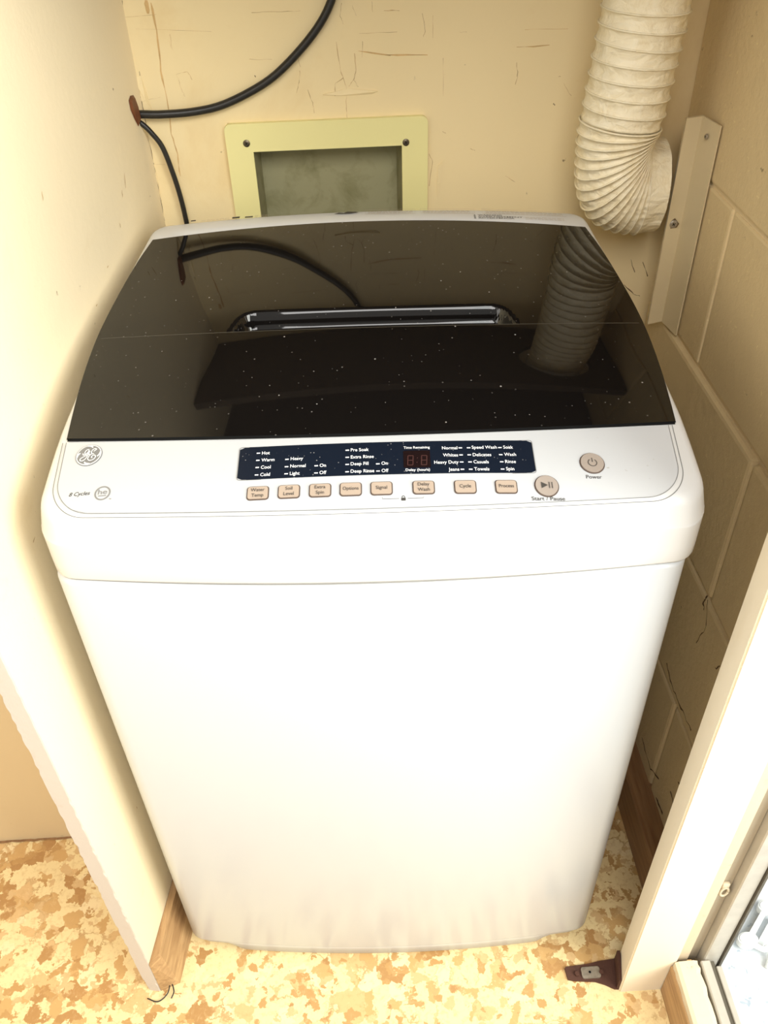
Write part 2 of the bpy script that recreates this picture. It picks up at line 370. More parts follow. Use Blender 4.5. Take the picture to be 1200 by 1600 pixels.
# chipped hole at the back corner where the cables come through
bm = bmesh.new()
hp = [(0.564, 1.006), (0.572, 1.009), (0.582, 1.007), (0.588, 0.994), (0.590, 0.978), (0.578, 0.974), (0.570, 0.985), (0.564, 0.996)]
vs = [bm.verts.new(lmap(s, z, 0.0004)) for s, z in hp]; bm.faces.new(vs)
ins = [bm.verts.new(lmap(0.577 + (s - 0.577) * 0.72, 0.99 + (z - 0.99) * 0.8, 0.0025)) for s, z in hp]; bm.faces.new(ins)
for k in range(len(hp)): bm.faces.new([vs[k], vs[(k + 1) % len(hp)], ins[(k + 1) % len(hp)], ins[k]])
bmesh.ops.recalc_face_normals(bm, faces=bm.faces)
obj('broken_hole', bm, M['raw_wood'], wl, label='splintered dark brown hole in the corner')

# left wood baseboard (inside the closet)
bm = bmesh.new()
prof = [(0.012, -0.024), (0.0, -0.0005), (0.58, -0.0005), (0.58, -0.022)]
prism(bm, [lp(*p) for p in prof], 0.0, 0.085)
for v in bm.verts:
    if v.co.z > 0.05:
        s = (Vector((v.co.x, v.co.y)) - LA).dot(ldir); o = (Vector((v.co.x, v.co.y)) - LA).dot(lnor)
        if o < -0.01: q = LA + ldir * (s + 0.004) + lnor * (-0.010); v.co.x, v.co.y = q.x, q.y
obj('baseboard_left', bm, M['wood'], kind='structure')

# alcove wall left of the partition
bm = bmesh.new(); box(bm, -2.2, -0.305, 0.742, 0.80, 0.0, 2.15); obj('wall_far_left', bm, M['alcove'], kind='structure')
bm = bmesh.new(); rnd = random.Random(2)
pts = [(-1.2 + i * 0.012, 0.7395 + rnd.uniform(-0.0018, 0.0018)) for i in range(76)]
def fmapf(a, b, lift=0.0): return (a, b, lift)
ribbon(bm, pts, 0.004, fmapf, lift=0.0012); 
obj('linoleum_edge', bm, M['wood_dark'], kind='structure')  # flat ragged strip for the dark linoleum edge under the alcove wall

# back wall with an opening for the outlet box
nx0, nx1, nz0, nz1 = -0.112, 0.075, 0.80, 0.938
bm = bmesh.new()
box(bm, -0.26, nx0, YB, YB + 0.05, 0, 2.15); box(bm, nx1, 0.46, YB, YB + 0.05, 0, 2.15)
box(bm, nx0, nx1, YB, YB + 0.05, 0, nz0); box(bm, nx0, nx1, YB, YB + 0.05, nz1, 2.15)
wb = obj('wall_back', bm, M['back_wall'], kind='structure')
def bmap(x, z, lift=0.0003): return (x, YB - lift, z)
rnd = random.Random(11)
def crackline(bm, pts, w):
    P = []
    for (a, b) in zip(pts, pts[1:]):
        for k in range(4):
            t = k / 4; P.append((a[0] + (b[0] - a[0]) * t + rnd.uniform(-.0005, .0005), a[1] + (b[1] - a[1]) * t + rnd.uniform(-.0005, .0005)))
    P.append(pts[-1]); ribbon(bm, P, [w * 0.55 * rnd.uniform(0.15, 1.1) for _ in P], bmap)
CR = [([(-0.234, 1.098), (-0.235, 1.07), (-0.237, 1.026), (-0.233, 1.014)], 0.0016, 1),
    ([(-0.23, 1.026), (-0.231, 1.014), (-0.236, 1.006), (-0.234, 0.993), (-0.234, 0.982)], 0.003, 1),
    ([(-0.234, 0.975), (-0.234, 0.938), (-0.234, 0.908), (-0.234, 0.88), (-0.234, 0.851)], 0.0013, 1),
    ([(-0.234, 0.923), (-0.234, 0.913)], 0.003, 1),
    ([(-0.203, 1.095), (-0.202, 1.067), (-0.205, 1.026), (-0.204, 0.988), (-0.206, 0.956), (-0.203, 0.933), (-0.204, 0.906)], 0.0042, 2),
    ([(-0.208, 1.097), (-0.208, 1.084)], 0.008, 2),
    ([(-0.188, 1.063), (-0.188, 1.047), (-0.19, 1.056)], 0.0008, 0),
    ([(-0.188, 1.022), (-0.175, 1.024), (-0.171, 1.015)], 0.0012, 0),
    ([(-0.188, 1.022), (-0.185, 1.005), (-0.182, 0.997)], 0.0008, 0),
    ([(-0.001, 1.049), (0.002, 1.018), (0.005, 1.01), (-0.005, 1.005), (-0.006, 0.991)], 0.0018, 0),
    ([(0.005, 1.01), (0.008, 1.001), (0.007, 0.98), (0.007, 0.964)], 0.0013, 0),
    ([(0.019, 1.036), (0.02, 1.018), (0.017, 1.008), (0.011, 1.001)], 0.0016, 0),
    ([(0.017, 1.008), (0.022, 1.0)], 0.001, 0),
    ([(0.029, 1.048), (0.028, 1.031)], 0.001, 0),
    ([(-0.045, 1.02), (-0.047, 1.008), (-0.051, 0.996)], 0.0016, 0),
    ([(-0.046, 1.034), (-0.044, 1.024)], 0.001, 0),
    ([(-0.038, 0.999), (-0.033, 0.985), (-0.032, 0.973)], 0.0014, 0),
    ([(0.007, 1.087), (0.005, 1.074), (0.008, 1.066)], 0.001, 0),
    ([(0.019, 1.084), (0.023, 1.074)], 0.0008, 0),
    ([(0.041, 1.087), (0.042, 1.077)], 0.001, 0),
    ([(-0.094, 1.081), (-0.067, 1.081), (-0.039, 1.081)], 0.0012, 0),
    ([(-0.102, 1.034), (-0.076, 1.033)], 0.001, 0),
    ([(-0.234, 1.082), (-0.199, 1.083)], 0.001, 0),
    ([(-0.225, 1.07), (-0.141, 1.064)], 0.0007, 0),
    ([(0.025, 1.056), (0.069, 1.056)], 0.0008, 0),
    ([(0.024, 1.038), (0.061, 1.032)], 0.003, 2),
    ([(0.057, 1.033), (0.104, 1.031)], 0.0045, 2),
    ([(0.055, 1.078), (0.072, 1.077)], 0.003, 0),
    ([(0.14, 1.053), (0.149, 1.053)], 0.0014, 0),
    ([(0.216, 1.053), (0.266, 1.052)], 0.0008, 2),
    ([(0.208, 1.035), (0.246, 1.036)], 0.0028, 2),
    ([(0.209, 1.019), (0.211, 1.005), (0.209, 0.995)], 0.002, 0),
    ([(0.257, 0.972), (0.259, 0.97)], 0.003, 1),
    ([(0.098, 1.074), (0.101, 1.055), (0.099, 1.05)], 0.0012, 0),
    ([(0.11, 1.071), (0.11, 1.048)], 0.001, 0),
    ([(0.122, 1.027), (0.123, 0.986)], 0.0008, 0),
    ([(0.123, 0.946), (0.127, 0.943)], 0.0012, 0),
    ([(-0.033, 0.965), (-0.01, 0.962), (0.026, 0.961)], 0.0025, 0),
    ([(-0.137, 0.966), (-0.088, 0.961)], 0.002, 0),
    ([(0.106, 0.92), (0.111, 0.91), (0.107, 0.88)], 0.0016, 0),
    ([(-0.234, 0.922), (-0.22, 0.921)], 0.0007, 0),
    ([(-0.233, 0.994), (-0.211, 0.998)], 0.0006, 0),
    ([(-0.233, 0.918), (-0.233, 0.888), (-0.235, 0.851)], 0.0006, 0),
    ([(-0.098, 1.017), (-0.097, 1.015)], 0.003, 1),
    ([(0.267, 0.994), (0.278, 0.98)], 0.001, 0),
    ([(0.26, 1.002), (0.263, 1.002)], 0.002, 0),
    ([(0.204, 0.888), (0.217, 0.88)], 0.0012, 0),
    ([(0.158, 0.924), (0.164, 0.921)], 0.0015, 0),
    ([(0.381, 0.731), (0.397, 0.716), (0.406, 0.713)], 0.003, 1),
    ([(0.402, 0.763), (0.412, 0.742)], 0.003, 1),
    ([(0.384, 0.768), (0.393, 0.749)], 0.002, 1)
]
bm = bmesh.new()
for pts, w, mi in CR: 
    if mi == 0: crackline(bm, pts, w)
obj('paint_crack', bm, M['crack'], wb, kind='stuff', label='fine brown cracks in the peeling cream paint')
bm = bmesh.new()
for pts, w, mi in CR:
    if mi == 1: crackline(bm, pts, w)
obj('open_seam', bm, M['crack_dark'], wb, kind='stuff', label='dark open seam at the left corner')
bm = bmesh.new()
for pts, w, mi in CR:
    if mi == 2: crackline(bm, pts, w)
obj('rust_stain', bm, M['rust_mark'], wb, kind='stuff', label='thin orange rust stains')
# lifted paint flakes: thin plates standing off the wall
for fp in [[(-0.238, 1.020), (-0.229, 1.022), (-0.226, 1.000), (-0.2215, 0.975), (-0.223, 0.974), (-0.229, 0.995), (-0.2335, 1.006)],
           [(0.118, 0.905), (0.1265, 0.912), (0.121, 0.885), (0.118, 0.862), (0.1165, 0.880)],
           [(-0.020, 0.9935), (0.010, 0.9985), (0.045, 0.9945), (0.038, 0.9915), (0.0, 0.9915)]]:
    bm = bmesh.new(); vs = [bm.verts.new(bmap(a, b, 0.0004 if k % 2 else 0.0016)) for k, (a, b) in enumerate(fp)]
    lo = [bm.verts.new(bmap(a, b, -0.001)) for a, b in fp]; bm.faces.new(vs)
    for k in range(len(fp)): bm.faces.new([lo[k], lo[(k + 1) % len(fp)], vs[(k + 1) % len(fp)], vs[k]])
    bmesh.ops.recalc_face_normals(bm, faces=bm.faces); obj('paint_flake', bm, M['back_wall'], wb)

# right wall: concrete blocks, painted
bm = bmesh.new(); box(bm, XR + 0.0025, 0.445, 0.500, YB + 0.05, 0, 2.15)
wr = obj('wall_right', bm, M['mortar'], kind='structure')
rows = [0.0, 0.075, 0.286, 0.494, 0.709, 0.907, 1.112, 1.317, 1.522, 1.727, 1.932, 2.15]
rnd = random.Random(4)
for i in range(len(rows) - 1):
    z0, z1 = rows[i] + 0.002, rows[i + 1] - 0.002
    off = 0.715 if (i % 2 == 1) else 0.913
    if i == 3: off = 0.715
    if i in (1,): off = 0.717
    if i == 2: off = 0.913
    js = sorted([off + k * 0.40 for k in (-2, -1, 0, 1)]); cuts = [0.502] + [j for j in js if 0.54 < j < YB - 0.02] + [YB]
    low = 0.0065 if rows[i + 1] <= 0.7095 else 0.0
    for y0, y1 in zip(cuts, cuts[1:]):
        bm = bmesh.new(); dx = rnd.uniform(-0.0006, 0.0006) - low
        box(bm, XR + dx, XR + 0.02, y0 + 0.002, y1 - 0.002, z0, z1, bev=0.0035 if not low else 0.005, seg=2)
        obj('concrete_block', bm, M['block'], wr)
bm = bmesh.new()
def rmap(y, z, lift=0.0003): return (XR - 0.0068 - lift, y, z)
for pts, w in [([(0.715, 0.494), (0.70, 0.46), (0.712, 0.42)], 0.002), ([(0.77, 0.31), (0.74, 0.300), (0.70, 0.302), (0.66, 0.305)], 0.0035), ([(0.72, 0.50), (0.725, 0.485), (0.718, 0.475)], 0.004),
               ([(0.60, 0.17), (0.63, 0.15), (0.66, 0.16)], 0.003), ([(0.62, 0.22), (0.65, 0.20)], 0.003), ([(0.70, 0.13), (0.73, 0.11), (0.78, 0.12)], 0.003), ([(0.66, 0.10), (0.69, 0.095)], 0.005), ([(0.645, 0.455), (0.655, 0.44)], 0.002)]:
    P = []
    for (a, b) in zip(pts, pts[1:]):
        for k in range(5): t = k / 5; P.append((a[0] + (b[0] - a[0]) * t + rnd.uniform(-.002, .002), a[1] + (b[1] - a[1]) * t + rnd.uniform(-.002, .002)))
    P.append(pts[-1]); ribbon(bm, P, [w * rnd.uniform(0.3, 1.2) for _ in P], rmap)
obj('dark_pit', bm, M['crack_dark'], wr, kind='stuff', label='dark pits and cracks low on the block wall')
# wood baseboard low on the right wall
boxo('baseboard_right', (0.386, XR - 0.002, 0.520, YB - 0.002, 0.0, 0.085), M['wood_dark'], bev=0.002, kind='structure')

# shelf board above the washer (seen mirrored in the lid), duct passes through its hole
bm = bmesh.new(); HX, HY, HR = 0.322, 1.0, 0.060
zs0, zs1 = 1.195, 1.213
outer = [(-0.258, 0.915), (XR - 0.002, 0.915), (XR - 0.002, YB - 0.002), (-0.236, YB - 0.002)]
n = 32
circ = [(HX + HR * math.cos(2 * PI * k / n), min(HY + HR * math.sin(2 * PI * k / n), YB - 0.01)) for k in range(n)]
for z in (zs0, zs1):
    oe = [bm.verts.new((a, b, z)) for a, b in outer]; ic = [bm.verts.new((a, b, z)) for a, b in circ]
    es = [bm.edges.new((oe[k], oe[(k + 1) % 4])) for k in range(4)] + [bm.edges.new((ic[k], ic[(k + 1) % n])) for k in range(n)]
    bmesh.ops.triangle_fill(bm, use_beauty=True, edges=es)
    if z == zs0: o0, i0 = oe, ic
for k in range(4): bm.faces.new([o0[k], o0[(k + 1) % 4], oe[(k + 1) % 4], oe[k]])
for k in range(n): bm.faces.new([i0[k], i0[(k + 1) % n], ic[(k + 1) % n], ic[k]])
bmesh.ops.recalc_face_normals(bm, faces=bm.faces)
tag(obj('shelf_board', bm, M['shelf']), 'dark shelf board above the washer with a round duct hole', 'shelf')
bm = bmesh.new(); prism(bm, [(-0.3055, 0.56), (XR - 0.003, 0.56), (XR - 0.003, YB - 0.002), (-0.236, YB - 0.002)], 1.38, 1.40)
sb2 = obj('upper_shelf', bm, M['ceiling'])
tag(sb2, 'dark upper shelf board high above the washer', 'shelf')

# ---------------- post at the front right, jamb, sill and glass door
bm = bmesh.new()
prism(bm, [(0.314, 0.458), (0.379, 0.458), (0.379, 0.502), (0.3245, 0.502)], 0.0, 2.15)
es = [e for e in bm.edges if abs(e.verts[0].co.z - e.verts[1].co.z) > 1]
bmesh.ops.bevel(bm, geom=es, offset=0.0022, segments=2, affect='EDGES')
post = obj('trim_1', bm, M['post'], kind='structure')
boxo('trim_2', (0.3790, 0.396, 0.464, 0.502, 0.060, 2.15), M['jamb'], bev=0.0012, kind='structure')
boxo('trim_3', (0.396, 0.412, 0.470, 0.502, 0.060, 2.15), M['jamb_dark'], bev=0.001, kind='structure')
# the wood face and painted sill running towards the camera
boxo('baseboard_front', (0.3715, 0.384, -1.6, 0.457, 0.0, 0.078), M['wood'], kind='structure')
bm = bmesh.new(); rows_ = []; rnd = random.Random(9); NS = 60
for i in range(NS + 1):
    y = 0.457 - (0.457 + 1.6) * (i / NS) ** 1.8; j = rnd.uniform(-0.0012, 0.0012)
    sec = [(0.3735 + j * 0.4, 0.078), (0.3745, 0.088), (0.379, 0.0905), (0.398 + j, 0.0915), (0.404 + j, 0.089), (0.406 + j, 0.078)]
    rows_.append([bm.verts.new((x, y, z)) for x, z in sec])
for a, b in zip(rows_, rows_[1:]):
    for k in range(5): bm.faces.new([a[k], b[k], b[k + 1], a[k + 1]])
bm.faces.new(rows_[0]); bmesh.ops.recalc_face_normals(bm, faces=bm.faces)
obj('trim_4', bm, M['sill'], kind='structure')
# door_1: aluminium frame with pane
door = bpy.data.objects.new('door_1', None); C.objects.link(door); door['kind'] = 'structure'; door.location = (0, 0, 0)
boxo('bottom_track', (0.407, 0.4195, -1.6, 0.4565, 0.0, 0.092), M['alu'], door, bev=0.0015)
boxo('track_lip', (0.4195, 0.4265, -1.6, 0.4565, 0.0, 0.085), M['alu_dark'], door)
bm = bmesh.new(); box(bm, 0.4265, 0.4335, -1.6, 0.4495, 0.0, 0.088, bev=0.0008); obj('door_rail', bm, M['alu'], door)
boxo('door_stile', (0.412, 0.434, 0.4570, 0.478, 0.0, 2.15), M['alu'], door, bev=0.0015)
boxo('stile_bead', (0.434, 0.4372, 0.4540, 0.470, 0.0, 2.15), M['alu_dark'], door)
boxo('pane', (0.4375, 0.4405, -1.6, 0.452, 0.06, 2.15), M['pane'], door)
# small old catch on the jamb
bm = bmesh.new()
path = [Vector((0.4035 + 0.0045 * math.cos(a), 0.4665, 0.258 + 0.0095 * math.sin(a))) for a in [2 * PI * k / 20 for k in range(21)]]
tube(bm, path, 0.0017, 6); box(bm, 0.398, 0.407, 0.4655, 0.4705, 0.266, 0.277, bev=0.001)
tag(obj('jamb_catch', bm, M['sill'], smooth=True), 'small cream-painted old catch loop fixed to the door jamb', 'catch')
# outside
boxo('ground', (0.4415, 4.0, -4.0, 3.0, -0.06, -0.02), M['outside'], kind='structure')
wo = thing('plastic_bracket', 'white plastic bracket lying on the pale patio outside the glass door', 'bracket', (0.53, 0.515, -0.02))
def P2(pts): return [(a - 0.53, b - 0.515) for a, b in pts]
for c, r_ in (((0.562, 0.560), 0.012), ((0.516, 0.516), 0.0125)):
    bm = bmesh.new(); prism(bm, P2([(c[0] + r_ * 1.15 * math.cos(2 * PI * k / 20), c[1] + r_ * 0.8 * math.sin(2 * PI * k / 20)) for k in range(20)]), 0.006, 0.022)
    bmesh.ops.bevel(bm, geom=[e for e in bm.edges if e.calc_face_angle(0) > 1], offset=0.002, segments=2, affect='EDGES')
    obj('rounded_pad', bm, M['white_resin'], wo, smooth=False)
for d in (0.0, 0.013):
    bm = bmesh.new(); prism(bm, P2([(0.520 + d, 0.524 - d * .6), (0.552 + d, 0.556 - d * .6), (0.558 + d, 0.552 - d * .6), (0.526 + d, 0.519 - d * .6)]), 0.0, 0.016); obj('bar', bm, M['white_resin'], wo)
bm = bmesh.new(); tube(bm, catmull([(-0.008, -0.004, 0.014), (0.004, -0.012, 0.014), (0.012, -0.010, 0.013), (0.012, -0.022, 0.008), (0.004, -0.034, 0.005)], 6), 0.0042, 8)
obj('hook', bm, M['white_resin'], wo, smooth=True)

# rusty floor bracket
rb = thing('floor_bracket', 'rusty iron floor bracket screwed beside the foot of the cream post', 'bracket', (0.285, 0.48, 0))
bm = bmesh.new()
prism(bm, [(-0.0385, 0.012), (-0.036, 0.014), (-0.004, 0.016), (0.010, 0.0185), (0.034, 0.0205), (0.0375, 0.018), (0.030, -0.019), (0.024, -0.0185), (0.012, -0.012), (0.0, -0.0075), (-0.030, -0.0045), (-0.037, -0.0025)], 0.0, 0.0035)
obj('strap', bm, M['rust'], rb)
bm = bmesh.new(); prism(bm, [(0.0335, 0.0205), (0.0375, 0.020), (0.0305, -0.019), (0.0265, -0.0185)], 0.0, 0.030); obj('flange', bm, M['rust'], rb)
bm = bmesh.new()
prism(bm, [(a, b) for a, b in rrect(-0.004, 0.0035, 0.026, 0.015, 0.003, 3)], 0.0036, 0.0062); obj('latch_plate', bm, M['zinc'], rb, label='dull zinc plate with a hole')
bm = bmesh.new(); prism(bm, [(-0.0055 + 0.0017 * math.cos(2 * PI * k / 14), 0.004 + 0.0017 * math.sin(2 * PI * k / 14)) for k in range(14)], 0.0062, 0.0065); obj('screw_hole', bm, M['gasket'], rb)
for x in (0.0105, -0.0235):
    bm = bmesh.new(); prism(bm, [(x + 0.0034 * math.cos(2 * PI * k / 6), 0.003 + 0.0034 * math.sin(2 * PI * k / 6)) for k in range(6)], 0.0035, 0.0075); obj('bolt', bm, M['rust'], rb)
# thin wire scrap at the foot of the partition
bm = bmesh.new(); tube(bm, catmull([(-0.333, 0.490, 0.003), (-0.318, 0.485, 0.003), (-0.306, 0.494, 0.004), (-0.303, 0.508, 0.006), (-0.2975, 0.497, 0.004), (-0.300, 0.488, 0.003)], 8), 0.0009, 6)
tag(obj('wire_scrap', bm, M['cable'], smooth=True), 'thin black wire scrap curled at the foot of the left partition', 'wire')

# ---------------- outlet box recessed in the back wall
ob = thing('outlet_box', 'pale yellow framed recessed box in the back wall behind the washer', 'outlet box', (-0.0185, YB, 0.80))
bm = bmesh.new(); ox, oz = -0.0185, 0.80
X0, X1, Z0, Z1 = -0.1415 - ox, 0.1045 - ox, 0.74 - oz, 0.966 - oz
i0x, i1x, i0z, i1z = -0.1095 - ox, 0.0725 - ox, 0.80 - oz, 0.933 - oz
outp = rrect((X0 + X1) / 2, (Z0 + Z1) / 2, X1 - X0, Z1 - Z0, 0.008, 4); inp = [(i0x, i0z), (i1x, i0z), (i1x, i1z), (i0x, i1z)]
R_ = []
for y in (-0.0065, 0.0):
    oe = [bm.verts.new((a, y, b)) for a, b in outp]; ie = [bm.verts.new((a, y, b)) for a, b in inp]
    es = [bm.edges.new((oe[k], oe[(k + 1) % len(oe)])) for k in range(len(oe))] + [bm.edges.new((ie[k], ie[(k + 1) % 4])) for k in range(4)]
    bmesh.ops.triangle_fill(bm, use_beauty=True, edges=es); R_.append((oe, ie))
for k in range(len(outp)): bm.faces.new([R_[0][0][k], R_[0][0][(k + 1) % len(outp)], R_[1][0][(k + 1) % len(outp)], R_[1][0][k]])
for k in range(4): bm.faces.new([R_[0][1][k], R_[0][1][(k + 1) % 4], R_[1][1][(k + 1) % 4], R_[1][1][k]])
bmesh.ops.recalc_face_normals(bm, faces=bm.faces)
obj('frame', bm, M['olive_frame'], ob)
bm = bmesh.new()
v = [bm.verts.new(p) for p in [(i0x, -0.001, i0z), (i1x, -0.001, i0z), (i1x, -0.001, i1z), (i0x, -0.001, i1z), (i0x + .004, 0.042, i0z), (i1x - .004, 0.042, i0z), (i1x - .004, 0.042, i1z - .002), (i0x + .004, 0.042, i1z - .002)]]
for f in ((4, 5, 6, 7), (0, 4, 7, 3), (1, 2, 6, 5), (3, 7, 6, 2), (0, 1, 5, 4)): bm.faces.new([v[i] for i in f])
obj('recess', bm, M['niche'], ob, label='grimy olive recess inside the frame')
def screw(parent, x, y, z, r, axis='y', name='screw', mat='screw', sgn=-1):
    bm = bmesh.new(); n = 14; rings = []
    for rr, h in ((r, 0.0), (r * 0.95, 0.0010), (r * 0.6, 0.0018)):
        rings.append([bm.verts.new({'y': (rr * math.cos(2 * PI * k / n), sgn * h, rr * math.sin(2 * PI * k / n)), 'x': (sgn * h, rr * math.cos(2 * PI * k / n), rr * math.sin(2 * PI * k / n))}[axis]) for k in range(n)])
    for a, b in zip(rings, rings[1:]):
        for k in range(n): bm.faces.new([a[k], a[(k + 1) % n], b[(k + 1) % n], b[k]])
    bm.faces.new(rings[-1]); bmesh.ops.recalc_face_normals(bm, faces=bm.faces)
    o = obj(name, bm, M[mat], parent); o.location = (x, y, z)
    bm = bmesh.new()
    for a in (0.5, 0.5 + PI / 2):
        c, s = math.cos(a) * r * 0.45, math.sin(a) * r * 0.45; w = r * 0.09
        for q in (1,):
            pts = [(c - s * 0.2, s + c * 0.2), (-c - s * 0.2, -s + c * 0.2), (-c + s * 0.2, -s - c * 0.2), (c + s * 0.2, s - c * 0.2)]
            h = sgn * 0.00195
            bm.faces.new([bm.verts.new((p[0], h, p[1]) if axis == 'y' else (h, p[0], p[1])) for p in pts])
    d = obj('slot', bm, M['gasket'], o); return o
screw(ob, -0.1165 - ox, -0.0066, 0.9435 - oz, 0.0043); screw(ob, 0.0775 - ox, -0.0066, 0.9365 - oz, 0.0043)

# ---------------- steel angle strip in the right corner
st = thing('steel_angle', 'tan painted vertical steel angle screwed in the right rear corner', 'angle strip', (0.398, 1.02, 0.72))
bm = bmesh.new(); t_ = 0.003
zt = 0.972 - 0.72; zb = 0.7125 - 0.72
pts = [(0.3955, 1.018), (0.4160, 1.024), (0.4222, 0.984), (0.4240, 0.9845), (0.4180, 1.029), (0.3955, 1.022)]
prism(bm, [(a - 0.40, b - 1.02) for a, b in pts], zb, zt)
obj('angle', bm, M['strip'], st)
screw(st, 0.4045 - 0.40, 1.0202 - 1.02, 0.848 - 0.72, 0.0052, mat='zinc')
bm = bmesh.new(); prism(bm, [(0.0075 * math.cos(a) * rr - 0.0, 0.0075 * math.sin(a) * rr) for a, rr in [(2 * PI * k / 9, [1, .75, .95, .7, 1, .8, .9, .7, .95][k]) for k in range(9)]], -0.0005, 0.0004, axis='y')
o = obj('chipped_patch', bm, M['crack_dark'], st, label='dark chipped spot around the screw'); o.location = (0.4042 - 0.40, 1.0203 - 1.02, 0.848 - 0.72)
screw(st, 0.4175 - 0.40, 1.005 - 1.02, 0.955 - 0.72, 0.0034, axis='x', mat='zinc')
# ---------------- cables
bm = bmesh.new()
cp = [(-0.244, 1.0865, 0.984), (-0.232, 1.086, 0.9835), (-0.211, 1.086, 0.9825), (-0.176, 1.0885, 0.983), (-0.142, 1.090, 0.988), (-0.106, 1.091, 1.001), (-0.074, 1.091, 1.018), (-0.042, 1.091, 1.044), (-0.018, 1.091, 1.069), (-0.003, 1.091, 1.093), (0.006, 1.091, 1.12), (0.013, 1.091, 1.192)]
tube(bm, catmull(cp, 8), 0.0046, 12)
tag(obj('power_cable', bm, M['cable'], smooth=True), 'thick black cable curving up across the back wall', 'cable')
bm = bmesh.new()
cp = [(-0.2425, 1.0845, 0.978), (-0.234, 1.082, 0.9735), (-0.225, 1.083, 0.962), (-0.2165, 1.086, 0.945), (-0.2105, 1.088, 0.915), (-0.2065, 1.089, 0.885), (-0.2045, 1.089, 0.85), (-0.203, 1.089, 0.78), (-0.202, 1.089, 0.70), (-0.200, 1.089, 0.6)]
tube(bm, catmull(cp, 8), 0.0031, 12)
tag(obj('supply_cord', bm, M['cable'], smooth=True), 'thinner black cord dropping from the corner hole behind the washer', 'cable')

# ---------------- vent duct
def sd0(a, b, x): t = min(1, max(0, (x - a) / (b - a))); return t * t * (3 - 2 * t)
def duct():
    root = thing('vent_duct', 'ribbed cream flexible vent duct hanging in the right rear corner', 'duct', (0.318, 1.0, 0.88))
    base = Vector((0.31, 1.0, 0.88)); secs = []    # (centre, axis u (radial-x), axis v (radial-y), radius)
    rnd = random.Random(8)
    straight = [(0.316, 1.235), (0.3135, 1.10), (0.3095, 1.045), (0.3065, 1.005), (0.3035, 0.975)]
    path = catmull([(x, 1.0 + 0.0, z) for x, z in straight], 12)
    # resample straight part
    S = []; acc = 0
    L = [0.0]
    for a, b in zip(path, path[1:]): L.append(L[-1] + (b - a).length)
    tot = L[-1]; ridges = 16; step = tot / ridges; sub = 8
    def at(d):
        for i in range(len(L) - 1):
            if L[i + 1] >= d: t = (d - L[i]) / (L[i + 1] - L[i]); return path[i].lerp(path[i + 1], t), (path[i + 1] - path[i]).normalized()
        return path[-1], (path[-1] - path[-2]).normalized()
    frames = []
    for i in range(ridges * sub):
        p, t = at(i * step / sub); u = Vector((1, 0, 0)); u = (u - t * t.dot(u)).normalized(); v = t.cross(u)
        frames.append((p, u, v, 0.0455, i % sub / sub))
    p, t = at(tot); u = Vector((1, 0, 0)); u = (u - t * t.dot(u)).normalized()
    # bend: section planes swing about a pivot on the inner side
    piv = p + u * 0.047; nb = 14; a_end = math.radians(95)
    for i in range(nb * sub + 1):
        f = i / (nb * sub); a = a_end * f
        rr = 0.0455 + 0.0115 * sd0(0.15, 0.75, f)
        yd = 0.047 * f ** 1.2
        out = Vector((-math.cos(a) * u.x, 0, 0)) + Vector((0, 0, -math.sin(a)))
        out = (Matrix.Rotation(math.asin(-u.z), 3, 'Y') @ Vector((-math.cos(a), 0, -math.sin(a)))).normalized()
        cen = piv + out * (rr + 0.0015) + Vector((0.002 * f, yd, -0.026 * f))
        frames.append((cen, -out, Vector((0, 1, 0)) * (1 - 0.17 * sd0(0.1, 0.8, f)), rr, (i % sub) / sub))
    for k in range(1, 7):
        cen, uu, vv, rr, _ = frames[-1]; frames.append((cen + Vector((0.0042, 0.0004, 0)), uu, vv, rr, (k % sub) / sub))
    seg = 72; bm = bmesh.new(); rings = []; wire = []
    nn = len(frames)
    for i, (c, u, v, r, ph) in enumerate(frames):
        inb = max(0, (i - ridges * sub)) / (nb * sub)
        ring = []
        sag = math.sin(PI * ph)                       # fabric sinks between two wire turns
        turn = i // sub
        for k in range(seg):
            a = 2 * PI * k / seg
            w = noise.noise(Vector((math.cos(a) * 3.1, math.sin(a) * 3.1, turn * 2.7 + ph * 1.2))) + 0.7 * noise.noise(Vector((math.cos(a) * 8, math.sin(a) * 8, turn * 5.1 + ph * 2.5)))
            rad = r * (1 + 0.010 * noise.noise(Vector((math.cos(a), math.sin(a), turn * 0.9)))) - sag * (0.0020 + 0.0016 * w) * (1.0 if inb <= 0 else 1.25)
            vy = 1.0
            ring.append(bm.verts.new(c + u * math.cos(a) * rad + v * math.sin(a) * rad * vy - base))
        rings.append(ring)
        if ph == 0: wire.append((c, u, v, r))
    for a, b in zip(rings, rings[1:]):
        for k in range(seg): bm.faces.new([a[k], a[(k + 1) % seg], b[(k + 1) % seg], b[k]])
    bmesh.ops.recalc_face_normals(bm, faces=bm.faces)
    obj('duct_sleeve', bm, M['duct'], root, smooth=True)
    for c, u, v, r in wire:
        bm = bmesh.new(); path = [c + (u * math.cos(2 * PI * k / 48) + v * math.sin(2 * PI * k / 48)) * (r + 0.0002) - base for k in range(48)]
        rg = []
        for k in range(48):
            e = (u * math.cos(2 * PI * k / 48) + v * math.sin(2 * PI * k / 48)); t = (path[(k + 1) % 48] - path[k - 1]).normalized(); b = t.cross(e).normalized()
            rg.append([bm.verts.new(path[k] + (e * math.cos(q) + b * math.sin(q)) * 0.0011) for q in (0, PI / 3, 2 * PI / 3, PI, 4 * PI / 3, 5 * PI / 3)])
        for k in range(48):
            for q in range(6): bm.faces.new([rg[k][q], rg[k][(q + 1) % 6], rg[(k + 1) % 48][(q + 1) % 6], rg[(k + 1) % 48][q]])
        bmesh.ops.recalc_face_normals(bm, faces=bm.faces)
        obj('wire_ring', bm, M['duct'], root, smooth=True)
duct()

